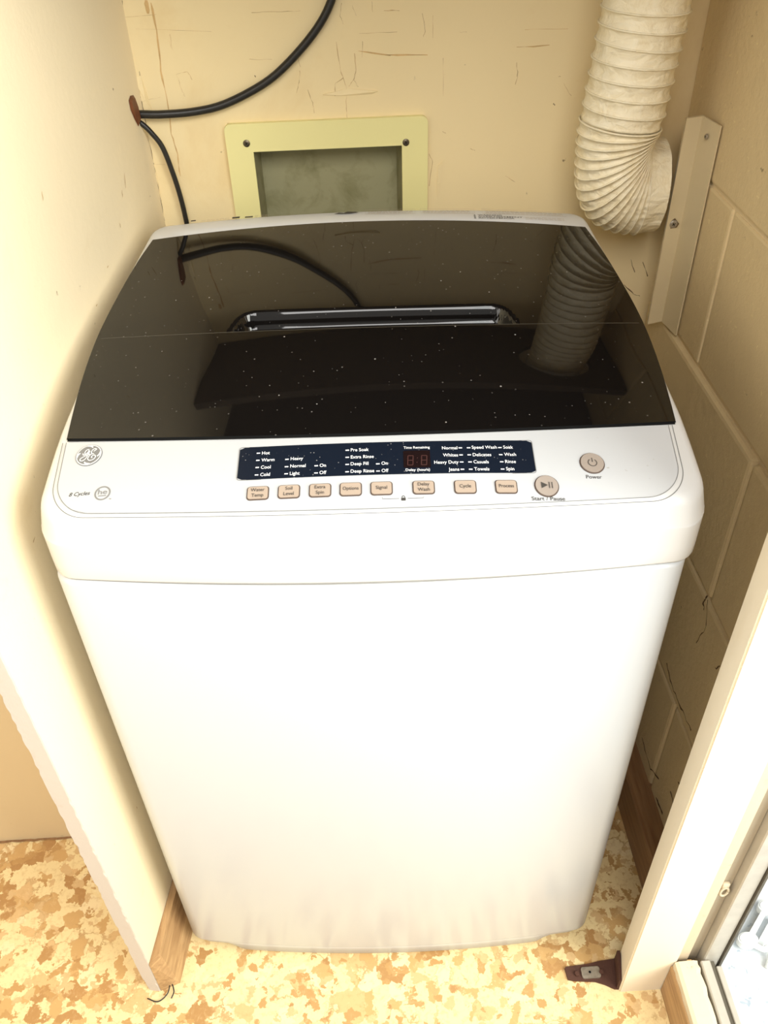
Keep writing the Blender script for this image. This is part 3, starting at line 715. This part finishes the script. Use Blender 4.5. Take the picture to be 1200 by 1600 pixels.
# ================================================================== THE WASHER
YAW = math.radians(-2.3)
W = thing('washing_machine', 'white top-load washing machine with black glass lid filling the closet', 'washing machine', (0.004, 0.542, 0.0), YAW)
def hermite(K, x):
    n = len(K)
    if x <= K[0][0]: return K[0][1] + (x - K[0][0]) * (K[1][1] - K[0][1]) / (K[1][0] - K[0][0])
    if x >= K[-1][0]: return K[-1][1] + (x - K[-1][0]) * (K[-1][1] - K[-2][1]) / (K[-1][0] - K[-2][0])
    i = max(j for j in range(n - 1) if K[j][0] <= x)
    def sl(j):
        if j == 0: return (K[1][1] - K[0][1]) / (K[1][0] - K[0][0])
        if j == n - 1: return (K[-1][1] - K[-2][1]) / (K[-1][0] - K[-2][0])
        return (K[j + 1][1] - K[j - 1][1]) / (K[j + 1][0] - K[j - 1][0])
    h = K[i + 1][0] - K[i][0]; t = (x - K[i][0]) / h; a, b = K[i][1], K[i + 1][1]; m0, m1 = sl(i) * h, sl(i + 1) * h
    return (2 * t ** 3 - 3 * t * t + 1) * a + (t ** 3 - 2 * t * t + t) * m0 + (-2 * t ** 3 + 3 * t * t) * b + (t ** 3 - t * t) * m1
KZ = [(0, .812), (.03, .822), (.09, .8365), (.15, .8475), (.20, .8542), (.26, .8612), (.36, .8700), (.44, .8770), (.49, .8795)]
KW = [(0, .286), (.09, .283), (.15, .2785), (.25, .2745), (.33, .2705), (.42, .262), (.49, .256)]
KC = [(0, .008), (.1, .009), (.2, .012), (.45, .014)]
def hw(v): return hermite(KW, v)
def vf(u): return -.016 * (1 - (u / .28) ** 2)
def surf(u, v):
    w = v - vf(u) * max(0, 1 - v / .4)
    return hermite(KZ, w) + hermite(KC, v) * (1 - (u / .28) ** 2)
def nrm(u, v):
    e = .003; a = (surf(u + e, v) - surf(u - e, v)) / (2 * e); b = (surf(u, v + e) - surf(u, v - e)) / (2 * e)
    return Vector((-a, -b, 1)).normalized()
def smap(u, v, lift=0.0):
    p = Vector((u, v, surf(u, v))) + nrm(u, v) * lift; return (p.x, p.y, p.z)
DEP = 0.463
def outline(inset, rf=0.024, rbk=0.022, nfr=48, warp=True, half=0.286, d=DEP, bow=1.0, ct=7):
    P = []; h = half - inset; y0 = inset; y1 = d - inset
    rf = max(0.004, rf - inset * 0.5); rb_ = max(0.004, rbk - inset * 0.5)
    def arc(cx, cy, r, a0):
        for k in range(ct + 1): a = math.radians(a0 + 90 * k / ct); P.append((cx + r * math.cos(a), cy + r * math.sin(a)))
    arc(-h + rf, y0 + rf, rf, 180)
    for k in range(1, nfr): P.append((-h + rf + (2 * h - 2 * rf) * k / nfr, y0))
    arc(h - rf, y0 + rf, rf, 270)
    for k in range(1, 24): P.append((h, y0 + rf + (y1 - rb_ - y0 - rf) * k / 24))
    arc(h - rb_, y1 - rb_, rb_, 0)
    for k in range(1, 24): P.append((h - rb_ - (2 * h - 2 * rb_) * k / 24, y1))
    arc(-h + rb_, y1 - rb_, rb_, 90)
    for k in range(1, 24): P.append((-h, y1 - rb_ - (y1 - rb_ - y0 - rf) * k / 24))
    out = []
    for x, y in P:
        u = x * (hw(y) / 0.286 if warp else 1.0); v = y + bow * vf(x) * max(0, 1 - y / .35); out.append((u, v))
    return out
def loft(bm, rings, cap_top=True, cap_bot=False, mi=0):
    R = [[bm.verts.new(p) for p in r] for r in rings]; n = len(R[0])
    for a, b in zip(R, R[1:]):
        for k in range(n): bm.faces.new([a[k], a[(k + 1) % n], b[(k + 1) % n], b[k]]).material_index = mi
    if cap_top: bm.faces.new(R[-1]).material_index = mi
    if cap_bot: bm.faces.new(R[0][::-1]).material_index = mi
    return R
# cabinet
bm = bmesh.new(); rings = []
for ins, z in ((0.006, 0.030), (0.0022, 0.0305), (0.0012, 0.034), (0.0010, 0.4), (0.0010, 0.738), (0.0022, 0.7425), (0.008, 0.7440)):
    o_ = outline(ins, rf=0.021, warp=False, half=0.2835, d=0.459, bow=1.15); rings.append([(u, v, z) for u, v in o_])
loft(bm, rings, True, True)
cab = obj('cabinet', bm, M['washer_white'], W, smooth=True)
# toe skirt, lower in the middle, stepping up to the corners
bm = bmesh.new(); rows_ = []
for i in range(61):
    u = -0.262 + 0.524 * i / 60; au = abs(u)
    t = min(1, max(0, (au - 0.205) / 0.022)); t = t * t * (3 - 2 * t); zb_ = 0.008 + 0.0165 * t
    v0 = 1.15 * vf(u) + 0.0022 + (max(0, au - 0.2535) ** 2) * 18
    rows_.append([bm.verts.new(p) for p in ((u, v0, 0.0325), (u, v0 + 0.0003, zb_ + 0.002), (u, v0 + 0.003, zb_), (u, v0 + 0.010, zb_), (u, v0 + 0.010, 0.0325))])
for a, b in zip(rows_, rows_[1:]):
    for k in range(4): bm.faces.new([a[k], a[k + 1], b[k + 1], b[k]])
bmesh.ops.recalc_face_normals(bm, faces=bm.faces)
obj('toe_skirt', bm, M['washer_white'], W, smooth=True)
for x, y in ((-0.235, 0.04), (0.235, 0.04), (-0.235, 0.41), (0.235, 0.41)):
    bm = bmesh.new(); rg = []
    for r_, z in ((0.017, 0.0), (0.018, 0.003), (0.018, 0.010), (0.010, 0.013), (0.008, 0.031)):
        rg.append([(x + r_ * math.cos(2 * PI * k / 16), y + r_ * math.sin(2 * PI * k / 16), z) for k in range(16)])
    loft(bm, rg, True, True); obj('foot', bm, M['gap'], W)
# dark seam gasket between cabinet and top cover
bm = bmesh.new(); rings = [[(u, v, z) for u, v in outline(0.0045, rf=0.021, warp=False, half=0.2835, d=0.459, bow=1.15)] for z in (0.7425, 0.7475)]
loft(bm, rings, False); obj('seam', bm, M['gap'], W, smooth=True)
# top cover
bm = bmesh.new(); rings = []
SH = 0.0030      # cover sits a hair to the right of the cabinet
def zt_(u, v, dz): return surf(u, v) + dz
lv = [(0.0030, None, 0.7465), (0.0006, None, 0.7470), (0.0002, None, 0.7485), (0.0, None, 0.760), (0.0, -0.0300, None), (0.0, -0.0262, None), (0.0001, -0.0256, None), (0.0004, -0.0250, None), (0.0012, -0.0215, None), (0.0042, -0.0085, None), (0.0055, -0.0045, None), (0.0085, -0.0015, None), (0.0125, -0.0003, None)]
for ins, dz, z in lv:
    rings.append([(u + SH, v, z if z is not None else zt_(u, v, dz)) for u, v in outline(ins)])
last = outline(0.0125)
for s in (0.93, 0.85, 0.75, 0.64, 0.52, 0.40, 0.28, 0.16, 0.06):
    rings.append([(u * s + SH, 0.24 + (v - 0.24) * s, surf(u * s, 0.24 + (v - 0.24) * s) - (0.035 if s < 0.9 and 0.125 < 0.24 + (v - 0.24) * s < 0.40 else 0.0)) for u, v in last])
loft(bm, rings, True)
cover = obj('top_cover', bm, M['plastic_white'], W, smooth=True)
# lid
def glw(v): return hermite([(0.06, .2665), (.08, .2675), (.15, .2700), (.22, .2700), (.30, .2640), (.37, .2560), (.42, .2470)], v)
def sd(a, b, x): t = min(1, max(0, (x - a) / (b - a))); return t * t * (3 - 2 * t)
def pocket(u, v):
    vs = 0.2092 + 0.0125 * (u / .27) ** 2; top = vs + 0.0345
    half = 0.1405 - 0.009 * sd(vs, top, v)
    # rounded-rectangle distance with soft walls
    dx = half - abs(u - 0.0040); dy = top - v
    r = 0.014
    if dx < r and dy < r: d = r - math.hypot(r - dx, r - dy)
    else: d = min(dx, dy)
    return -0.017 * sd(0.0, 0.0075, d)
def patch(bm, v0f, v1f, nu, nv, lift, thick, zf=None):
    top = []
    for j in range(nv + 1):
        row = []
        for i in range(nu + 1):
            s = -1 + 2 * i / nu; t = j / nv
            u = s * 0.262; 
            for _ in range(3): v = v0f(u) + (v1f(u) - v0f(u)) * t; u = s * glw(v)
            p = Vector(smap(u + 0.0035, v, lift))
            if zf: p.z += zf(u, v)
            row.append(bm.verts.new(p))
        top.append(row)
    for a, b in zip(top, top[1:]):
        for i in range(nu): bm.faces.new([a[i], a[i + 1], b[i + 1], b[i]])
    rim = top[0] + [r[-1] for r in top[1:]] + top[-1][::-1][1:] + [r[0] for r in top[::-1]][1:-1]
    lo = [bm.verts.new(v.co - Vector((0, 0, thick))) for v in rim]; n = len(rim); rim = [bm.verts.new(v.co) for v in rim]
    for k in range(n): f = bm.faces.new([lo[k], lo[(k + 1) % n], rim[(k + 1) % n], rim[k]]); f.material_index = 1; f.smooth = False
def vfront(u): return .0680 + .0145 * (u / .265) ** 2
def vseam(u): return .2090 + .0125 * (u / .27) ** 2
def vback(u): return .4235 - .0075 * (u / .25) ** 2
lid = bpy.data.objects.new('lid', None); C.objects.link(lid); lid.parent = W
bm = bmesh.new(); patch(bm, vfront, lambda u: vseam(u) - 0.0004, 60, 24, 0.0022, 0.0030); obj('front_glass', bm, [M['lid'], M['gasket']], lid, smooth=True)
bm = bmesh.new(); patch(bm, lambda u: vseam(u) + 0.0004, vback, 220, 120, 0.0016, 0.0030, pocket); obj('rear_glass', bm, [M['lid'], M['gasket']], lid, smooth=True, label='rear glass with a recessed hand grip')
# black bead along the glass front and thin dark line around
def loopline(pts, w, lift, mat, name, parent, closed=False, label=None):
    bm = bmesh.new(); ribbon(bm, pts, w, smap, closed, lift); return obj(name, bm, mat, parent, label=label)
loopline([(-0.2640 + 0.535 * k / 40, vfront(-0.2675 + 0.535 * k / 40) - 0.0012) for k in range(41)], 0.0022, 0.0009, M['gasket'], 'front_bead', lid)
loopline([(-0.262 + 0.531 * k / 40, vseam(-0.266 + 0.531 * k / 40)) for k in range(41)], 0.0030, 0.0012, M['gasket'], 'seam_shadow_line', lid)
loopline([(-0.262 + 0.531 * k / 40, vseam(-0.266 + 0.531 * k / 40) + 0.0002) for k in range(41)], 0.0007, 0.00235, M['seam_glint'], 'seam_edge_highlight', lid)  # thin pale ribbon painting a highlight along the glass edge
side = [(glw(v), v) for v in [vfront(.2675) + (vback(.247) - vfront(.2675)) * k / 30 for k in range(31)]]
rimpts = [(u + 0.0041, v) for u, v in side] + [(0.0035 + 0.247 - 0.494 * k / 30, vback(0.247 - 0.494 * k / 30) + 0.0007) for k in range(31)] + [(-u + 0.0029, v) for u, v in side[::-1]]
loopline(rimpts, 0.0012, 0.0005, M['gasket'], 'rim_shadow_line', lid)

# control panel plate
cp_ = bpy.data.objects.new('control_panel', None); C.objects.link(cp_); cp_.parent = W
def pfront(u): return vf(u) + 0.0060
def panel_grid(bm, d, lift):
    nu, nv = 90, 22; rows_ = []
    for j in range(nv + 1):
        row = []
        for i in range(nu + 1):
            s = -1 + 2 * i / nu; t = j / nv; hw_ = 0.2665 - d
            v1 = vfront(s * hw_) - 0.0030
            v0 = pfront(s * hw_) + d; v = v0 + (v1 - v0) * t
            dyc = v - v0; r = 0.030; lim = hw_ - 0.003 * (1 - t)
            if dyc < r: lim = hw_ - 0.003 * (1 - t) - (r - math.sqrt(max(0, r * r - (r - dyc) ** 2)))
            u = s * lim; v1 = vfront(u) - 0.003; v0 = pfront(u) + d
            row.append(bm.verts.new(smap(u, v0 + (v1 - v0) * t, lift)))
        rows_.append(row)
    for a, b in zip(rows_, rows_[1:]):
        for i in range(nu): bm.faces.new([a[i], a[i + 1], b[i + 1], b[i]])
def panel_loop(d):
    pts = []; n = 40; hw_ = 0.2665 - d
    for j in range(n + 1):
        t = 1 - j / n; t = t * t
        v0 = pfront(hw_) + d; v1 = vfront(hw_) - 0.003; dyc = (v1 - v0) * t; r = 0.030
        lim = hw_ - 0.003 * (1 - t) - ((r - math.sqrt(max(0, r * r - (r - dyc) ** 2))) if dyc < r else 0)
        pts.append((-lim, pfront(lim) + d + (vfront(lim) - 0.003 - pfront(lim) - d) * t))
    m_ = pts[-1][0]
    mid = [(m_ + (-2 * m_) * k / 60, pfront(m_ + (-2 * m_) * k / 60) + d) for k in range(1, 60)]
    return pts + mid + [(-a, b) for a, b in pts[::-1]]
bm = bmesh.new(); panel_grid(bm, 0.0022, 0.0006); obj('panel_film', bm, M['panel'], cp_, smooth=True)
loopline(panel_loop(0.0020), 0.0005, 0.0009, M['line'], 'film_edge_line', cp_)
loopline(panel_loop(-0.0016), 0.0006, 0.0004, M['line'], 'outer_groove_line', cp_)
# display window
bm = bmesh.new(); g_ = rrect(0.0163, 0.0410, 0.2500, 0.0345, 0.0022, 4)
def strip_plate(bm, x0, x1, y0, y1, r, lift, nu=50):
    rows_ = []
    for i in range(nu + 1):
        u = x0 + (x1 - x0) * i / nu; e = min(u - x0, x1 - u); c = (r - math.sqrt(max(0, r * r - (r - e) ** 2))) if e < r else 0
        rows_.append([bm.verts.new(smap(u, y0 + c + (y1 - y0 - 2 * c) * t / 4, lift)) for t in range(5)])
    for a, b in zip(rows_, rows_[1:]):
        for k in range(4): bm.faces.new([a[k], b[k], b[k + 1], a[k + 1]])
strip_plate(bm, -0.1086, 0.1413, 0.0238, 0.0583, 0.0025, 0.0010)
obj('display_window', bm, M['navy'], cp_)
loopline([(a, b) for a, b in rrect(0.01635, 0.04105, 0.2499, 0.0345, 0.0025, 3) for _ in (0,)], 0.0006, 0.0012, M['grey_text'], 'window_border', cp_, closed=True)
TXT = [('Hot', -0.0890, 0.0493, 'L'), ('Warm', -0.0890, 0.0418, 'L'), ('Cool', -0.0890, 0.0342, 'L'), ('Cold', -0.0890, 0.0266, 'L'), ('Heavy', -0.0642, 0.0418, 'L'), ('Normal', -0.0642, 0.0340, 'L'), ('Light', -0.0642, 0.0264, 'L'), ('On', -0.0394, 0.0334, 'L'), ('Off', -0.0394, 0.0260, 'L'), ('Pre Soak', -0.0134, 0.0487, 'L'), ('Extra Rinse', -0.0134, 0.0411, 'L'), ('Deep Fill', -0.0134, 0.0339, 'L'), ('Deep Rinse', -0.0134, 0.0262, 'L'), ('On', 0.0124, 0.0336, 'L'), ('Off', 0.0124, 0.0260, 'L'), ('Normal', 0.0771, 0.0486, 'R'), ('Whites', 0.0771, 0.0409, 'R'), ('Heavy Duty', 0.0771, 0.0335, 'R'), ('Jeans', 0.0771, 0.0260, 'R'), ('Speed Wash', 0.0893, 0.0490, 'L'), ('Delicates', 0.0896, 0.0410, 'L'), ('Casuals', 0.0896, 0.0335, 'L'), ('Towels', 0.0896, 0.0261, 'L'), ('Soak', 0.1162, 0.0490, 'L'), ('Wash', 0.1162, 0.0412, 'L'), ('Rinse', 0.1162, 0.0337, 'L'), ('Spin', 0.1162, 0.0262, 'L')]
FS = 0.0208 / text_pts('Extra Rinse')[2]
bm = bmesh.new()
for s, u, v, al in TXT: text(bm, s, u, v, FS * 1.04, smap, al, lift=0.0014, sx=0.90)
text(bm, 'Time Remaining', 0.0426, 0.0500, FS * 0.82, smap, 'C', width=0.0222, lift=0.0014)
text(bm, 'Delay (hours)', 0.0426, 0.0264, FS * 0.82, smap, 'C', width=0.0202, lift=0.0014)
obj('indicator_lettering', bm, M['white_text'], cp_, kind='stuff', label='small white lettering on the dark window')
bm = bmesh.new()
for x in (-0.0936, -0.0688, -0.0438, -0.0178, 0.0079, 0.0782, 0.0852, 0.1118):
    ys = {-0.0936: (0.0510, 0.0433, 0.0358, 0.0281), -0.0688: (0.0429, 0.0351, 0.0278), -0.0438: (0.0348, 0.0273), 0.0079: (0.0347, 0.0272)}.get(x, (0.0501, 0.0425, 0.0350, 0.0274))
    for y in ys: ribbon(bm, [(x, y), (x + 0.0030, y)], 0.0011, smap, lift=0.0014)
obj('indicator_dashes', bm, M['white_text'], cp_, kind='stuff', label='white indicator dashes')
bm = bmesh.new(); strip_plate(bm, 0.0310, 0.0536, 0.0300, 0.0480, 0.0005, 0.0013, 8); dsp = obj('led_display', bm, M['display'], cp_, label='unlit dark red digit display')
bm = bmesh.new()
for cx in (0.0365, 0.0480):
    for (a, b) in (((0, 0), (0, 1)), ((1, 0), (1, 1)), ((0, 0), (1, 0)), ((0, 1), (1, 1)), ((0, .5), (1, .5))):
        sx, sy, ww, hh = cx - 0.0022, 0.0325, 0.0044, 0.0098
        p = (sx + a[0] * ww + a[1] * 0.0006, sy + a[1] * hh); q = (sx + b[0] * ww + b[1] * 0.0006, sy + b[1] * hh)
        ribbon(bm, [p, q], 0.0009, smap, lift=0.0016)
disc(bm, 0.0422, 0.0352, 0.0005, 0.0005, smap, 0.0016, 8); disc(bm, 0.0428, 0.0398, 0.0005, 0.0005, smap, 0.0016, 8)
obj('digit_segments', bm, M['segment'], cp_)
# buttons
BT = [('Water|Temp', -0.0899), ('Soil|Level', -0.0642), ('Extra|Spin', -0.0385), ('Options', -0.0133), ('Signal', 0.0120), ('Delay|Wash', 0.0466), ('Cycle', 0.0808), ('Process', 0.1145)]
for s, u in BT:
    v = 0.0101; bm = bmesh.new()
    polyplate(bm, rrect(u, v, 0.0184, 0.0128, 0.0028, 4), smap, 0.0013, 0.0012, 1)
    polyplate(bm, rrect(u, v, 0.0166, 0.0110, 0.0021, 4), smap, 0.0021, 0.0012, 0)
    ls = s.split('|')
    for k, w_ in enumerate(ls):
        yy = v - 0.0013 if len(ls) == 1 else v + (0.0010 if k == 0 else -0.0040)
        text(bm, w_, u, yy, FS * 0.95, smap, 'C', lift=0.0025, sx=0.98 if w_ not in ('Options', 'Process') else 0.92, mi=2)
    obj('button', bm, [M['button'], M['button_rim'], M['black_text']], cp_, label='beige rectangular button marked ' + s.replace('|', ' '))
for nm, u, v, r_ in (('start', 0.1480, 0.0111, 0.0102), ('power', 0.1895, 0.0345, 0.0106)):
    bm = bmesh.new(); disc(bm, u, v, r_, r_, smap, 0.0013, 40, 1, 0.0012); disc(bm, u, v, r_ - 0.0009, r_ - 0.0009, smap, 0.0022, 40, 0, 0.0012)
    if nm == 'start':
        vs = [bm.verts.new(smap(u + a, v + b, 0.0026)) for a, b in ((-0.0046, -0.0029), (0.0008, 0.0), (-0.0046, 0.0029))]; bm.faces.new(vs).material_index = 2
        for dx in (0.0020, 0.0043): ribbon(bm, [(u + dx, v - 0.0029), (u + dx, v + 0.0029)], 0.0007, smap, lift=0.0026, mi=2)
    else:
        ribbon(bm, [(u + 0.0036 * math.cos(a), v + 0.0036 * math.sin(a) - 0.0003) for a in [math.radians(125 + 290 * k / 24) for k in range(25)]], 0.0006, smap, lift=0.0026, mi=2)
        ribbon(bm, [(u, v + 0.0002), (u, v + 0.0045)], 0.0006, smap, lift=0.0026, mi=2)
    obj('round_button', bm, [M['round_button'], M['button_rim'], M['black_text']], cp_, label='round grey-beige %s button' % ('start and pause' if nm == 'start' else 'power'))
bm = bmesh.new()
text(bm, 'Start / Pause', 0.1480, -0.0022, FS * 1.08, smap, 'C', width=0.0274, lift=0.0012)
text(bm, 'Power', 0.1888, 0.0190, FS * 1.10, smap, 'C', width=0.0131, lift=0.0009)
text(bm, '8 Cycles', -0.2503, 0.0203, FS * 1.15, smap, 'L', width=0.0180, lift=0.0009, shear=0.25)
# lock icon and bracket line
ribbon(bm, [(0.0124, 0.0020), (0.0124, 0.0004), (0.0262, 0.0004)], 0.00035, smap, lift=0.0009); ribbon(bm, [(0.0332, 0.0004), (0.0462, 0.0006), (0.0462, 0.0020)], 0.00035, smap, lift=0.0009)
polyplate(bm, rrect(0.0297, -0.0002, 0.0036, 0.0026, 0.0003, 2), smap, 0.0009)
ribbon(bm, [(0.0297 + 0.0012 * math.cos(a), 0.0012 + 0.0016 * math.sin(a)) for a in [PI * k / 10 for k in range(11)]], 0.0005, smap, lift=0.0009)
obj('panel_lettering', bm, M['black_text'], cp_, kind='stuff', label='dark lettering printed on the white panel')
# round badge with the script monogram
bm = bmesh.new(); cu_, cv_ = -0.2408, 0.0622; r_ = 0.0116
disc(bm, cu_, cv_, r_, r_, smap, 0.0012, 48, 0, 0.0006)
disc(bm, cu_, cv_, r_ * 0.95, r_ * 0.95, smap, 0.0014, 48, 1)
disc(bm, cu_, cv_, r_ * 0.88, r_ * 0.88, smap, 0.0016, 48, 0)
for k in range(4):      # four curled accents inside the ring
    a0 = math.radians(75 + 90 * k)
    pts = [(cu_ + r_ * rr * math.cos(a0 + da), cv_ + r_ * rr * math.sin(a0 + da)) for rr, da in ((0.86, 0.55), (0.84, 0.35), (0.80, 0.15), (0.72, -0.02), (0.66, 0.02))]
    ribbon(bm, pts, [r_ * w_ for w_ in (0.02, 0.09, 0.13, 0.10, 0.03)], smap, lift=0.0018, mi=1)
def script(pts, w_):
    P = catmull([(a, b, 0) for a, b in pts], 6)
    ribbon(bm, [(cu_ + r_ * p.x, cv_ + r_ * p.y) for p in P], w_ * r_, smap, lift=0.0019, mi=1)
script([(-0.46, 0.16), (-0.42, 0.02), (-0.28, 0.02), (-0.12, 0.20), (-0.04, 0.42), (-0.14, 0.50), (-0.28, 0.38), (-0.32, 0.16), (-0.20, 0.04), (-0.04, 0.20), (0.04, 0.34), (-0.04, 0.02), (-0.14, -0.32), (-0.36, -0.54), (-0.56, -0.50), (-0.54, -0.32), (-0.30, -0.14), (0.0, 0.0), (0.10, 0.06)], 0.07)
script([(0.34, 0.28), (0.42, 0.36), (0.52, 0.46), (0.40, 0.54), (0.24, 0.44), (0.18, 0.24), (0.24, 0.08), (0.40, 0.06), (0.20, 0.02), (0.04, -0.18), (0.02, -0.42), (0.18, -0.56), (0.42, -0.50), (0.56, -0.30), (0.50, -0.10), (0.36, -0.10), (0.26, -0.24), (0.34, -0.34)], 0.07)
obj('round_badge', bm, [M['logo_grey'], M['logo_white']], cp_, label='grey round badge with white script monogram')
bm = bmesh.new(); hu, hv, hr = -0.2215, 0.0208, 0.0062
ribbon(bm, [(hu + hr * math.cos(2 * PI * k / 36), hv + hr * math.sin(2 * PI * k / 36)) for k in range(36)], 0.0012, smap, True, 0.0010)
text(bm, 'he', hu, hv - 0.0011, FS * 1.5, smap, 'C', width=0.0078, lift=0.0010); ribbon(bm, [(hu - 0.0034, hv - 0.0026), (hu + 0.0034, hv - 0.0026)], 0.0008, smap, lift=0.0010)
text(bm, 'TM', hu + 0.0062, hv - 0.0068, FS * 0.35, smap, 'L', lift=0.0010)
obj('efficiency_mark', bm, M['grey_text'], cp_, label='round he mark in dark grey outline')
# warning print on the rear of the cover
bm = bmesh.new()
for q, (w_, x1) in enumerate((('WARNING', 0.028), ('AVERTISSEMENT', 0.052), ('ADVERTENCIA', 0.042))):
    text(bm, w_, 0.1300, 0.4375 - q * 0.0036, 0.0038, smap, 'L', width=x1, lift=0.0006)
    vs = [bm.verts.new(smap(0.1265 + a, 0.4382 - q * 0.0036 + b, 0.0006)) for a, b in ((-0.0015, -0.0010), (0.0015, -0.0010), (0, 0.0014))]; bm.faces.new(vs)
for k, (a, b, w_, h_) in enumerate([(-0.2030, 0.4560, 0.006, 0.0030), (-0.1520, 0.4535, 0.009, 0.0045), (-0.1365, 0.4525, 0.0095, 0.0035)]):
    polyplate(bm, rrect(a, b, w_, h_, 0.0008, 2), smap, 0.0006)
for pt in ([(-0.0364, 0.4460), (-0.031, 0.4490), (-0.025, 0.4480), (-0.021, 0.4510), (-0.012, 0.4500), (-0.0075, 0.4480), (-0.018, 0.4458)],):
    vs = [bm.verts.new(smap(a, b, 0.0007)) for a, b in pt]; bm.faces.new(vs)
obj('warning_print', bm, M['black_text'], W, kind='stuff', label='small dark warning words and marks on the rear of the cover')
bm = bmesh.new(); rnd = random.Random(6)
for a0, a1, b0, n_ in ((-0.1930, -0.1590, 0.4515, 2), (-0.1300, -0.1130, 0.4500, 3), (0.003, 0.055, 0.4445, 3), (0.067, 0.122, 0.4445, 3), (0.140, 0.230, 0.4440, 3), (0.185, 0.230, 0.4310, 3)):
    for q in range(n_):
        x = a0
        while x < a1:
            l_ = rnd.uniform(0.002, 0.006); ribbon(bm, [(x, b0 + q * 0.0024), (min(a1, x + l_), b0 + q * 0.0024)], 0.0005, smap, lift=0.0006); x += l_ + 0.0012
for x0, x1 in ((0.000, 0.058), (0.064, 0.127), (0.136, 0.234)):
    ribbon(bm, [(x0, 0.4430), (x1, 0.4420), (x1, 0.4535), (x0, 0.4545)], 0.0004, smap, True, 0.0006)
obj('sticker_print', bm, M['light_print'], W, kind='stuff', label='faint brown small print of the instruction stickers')
bpy.context.view_layer.update()
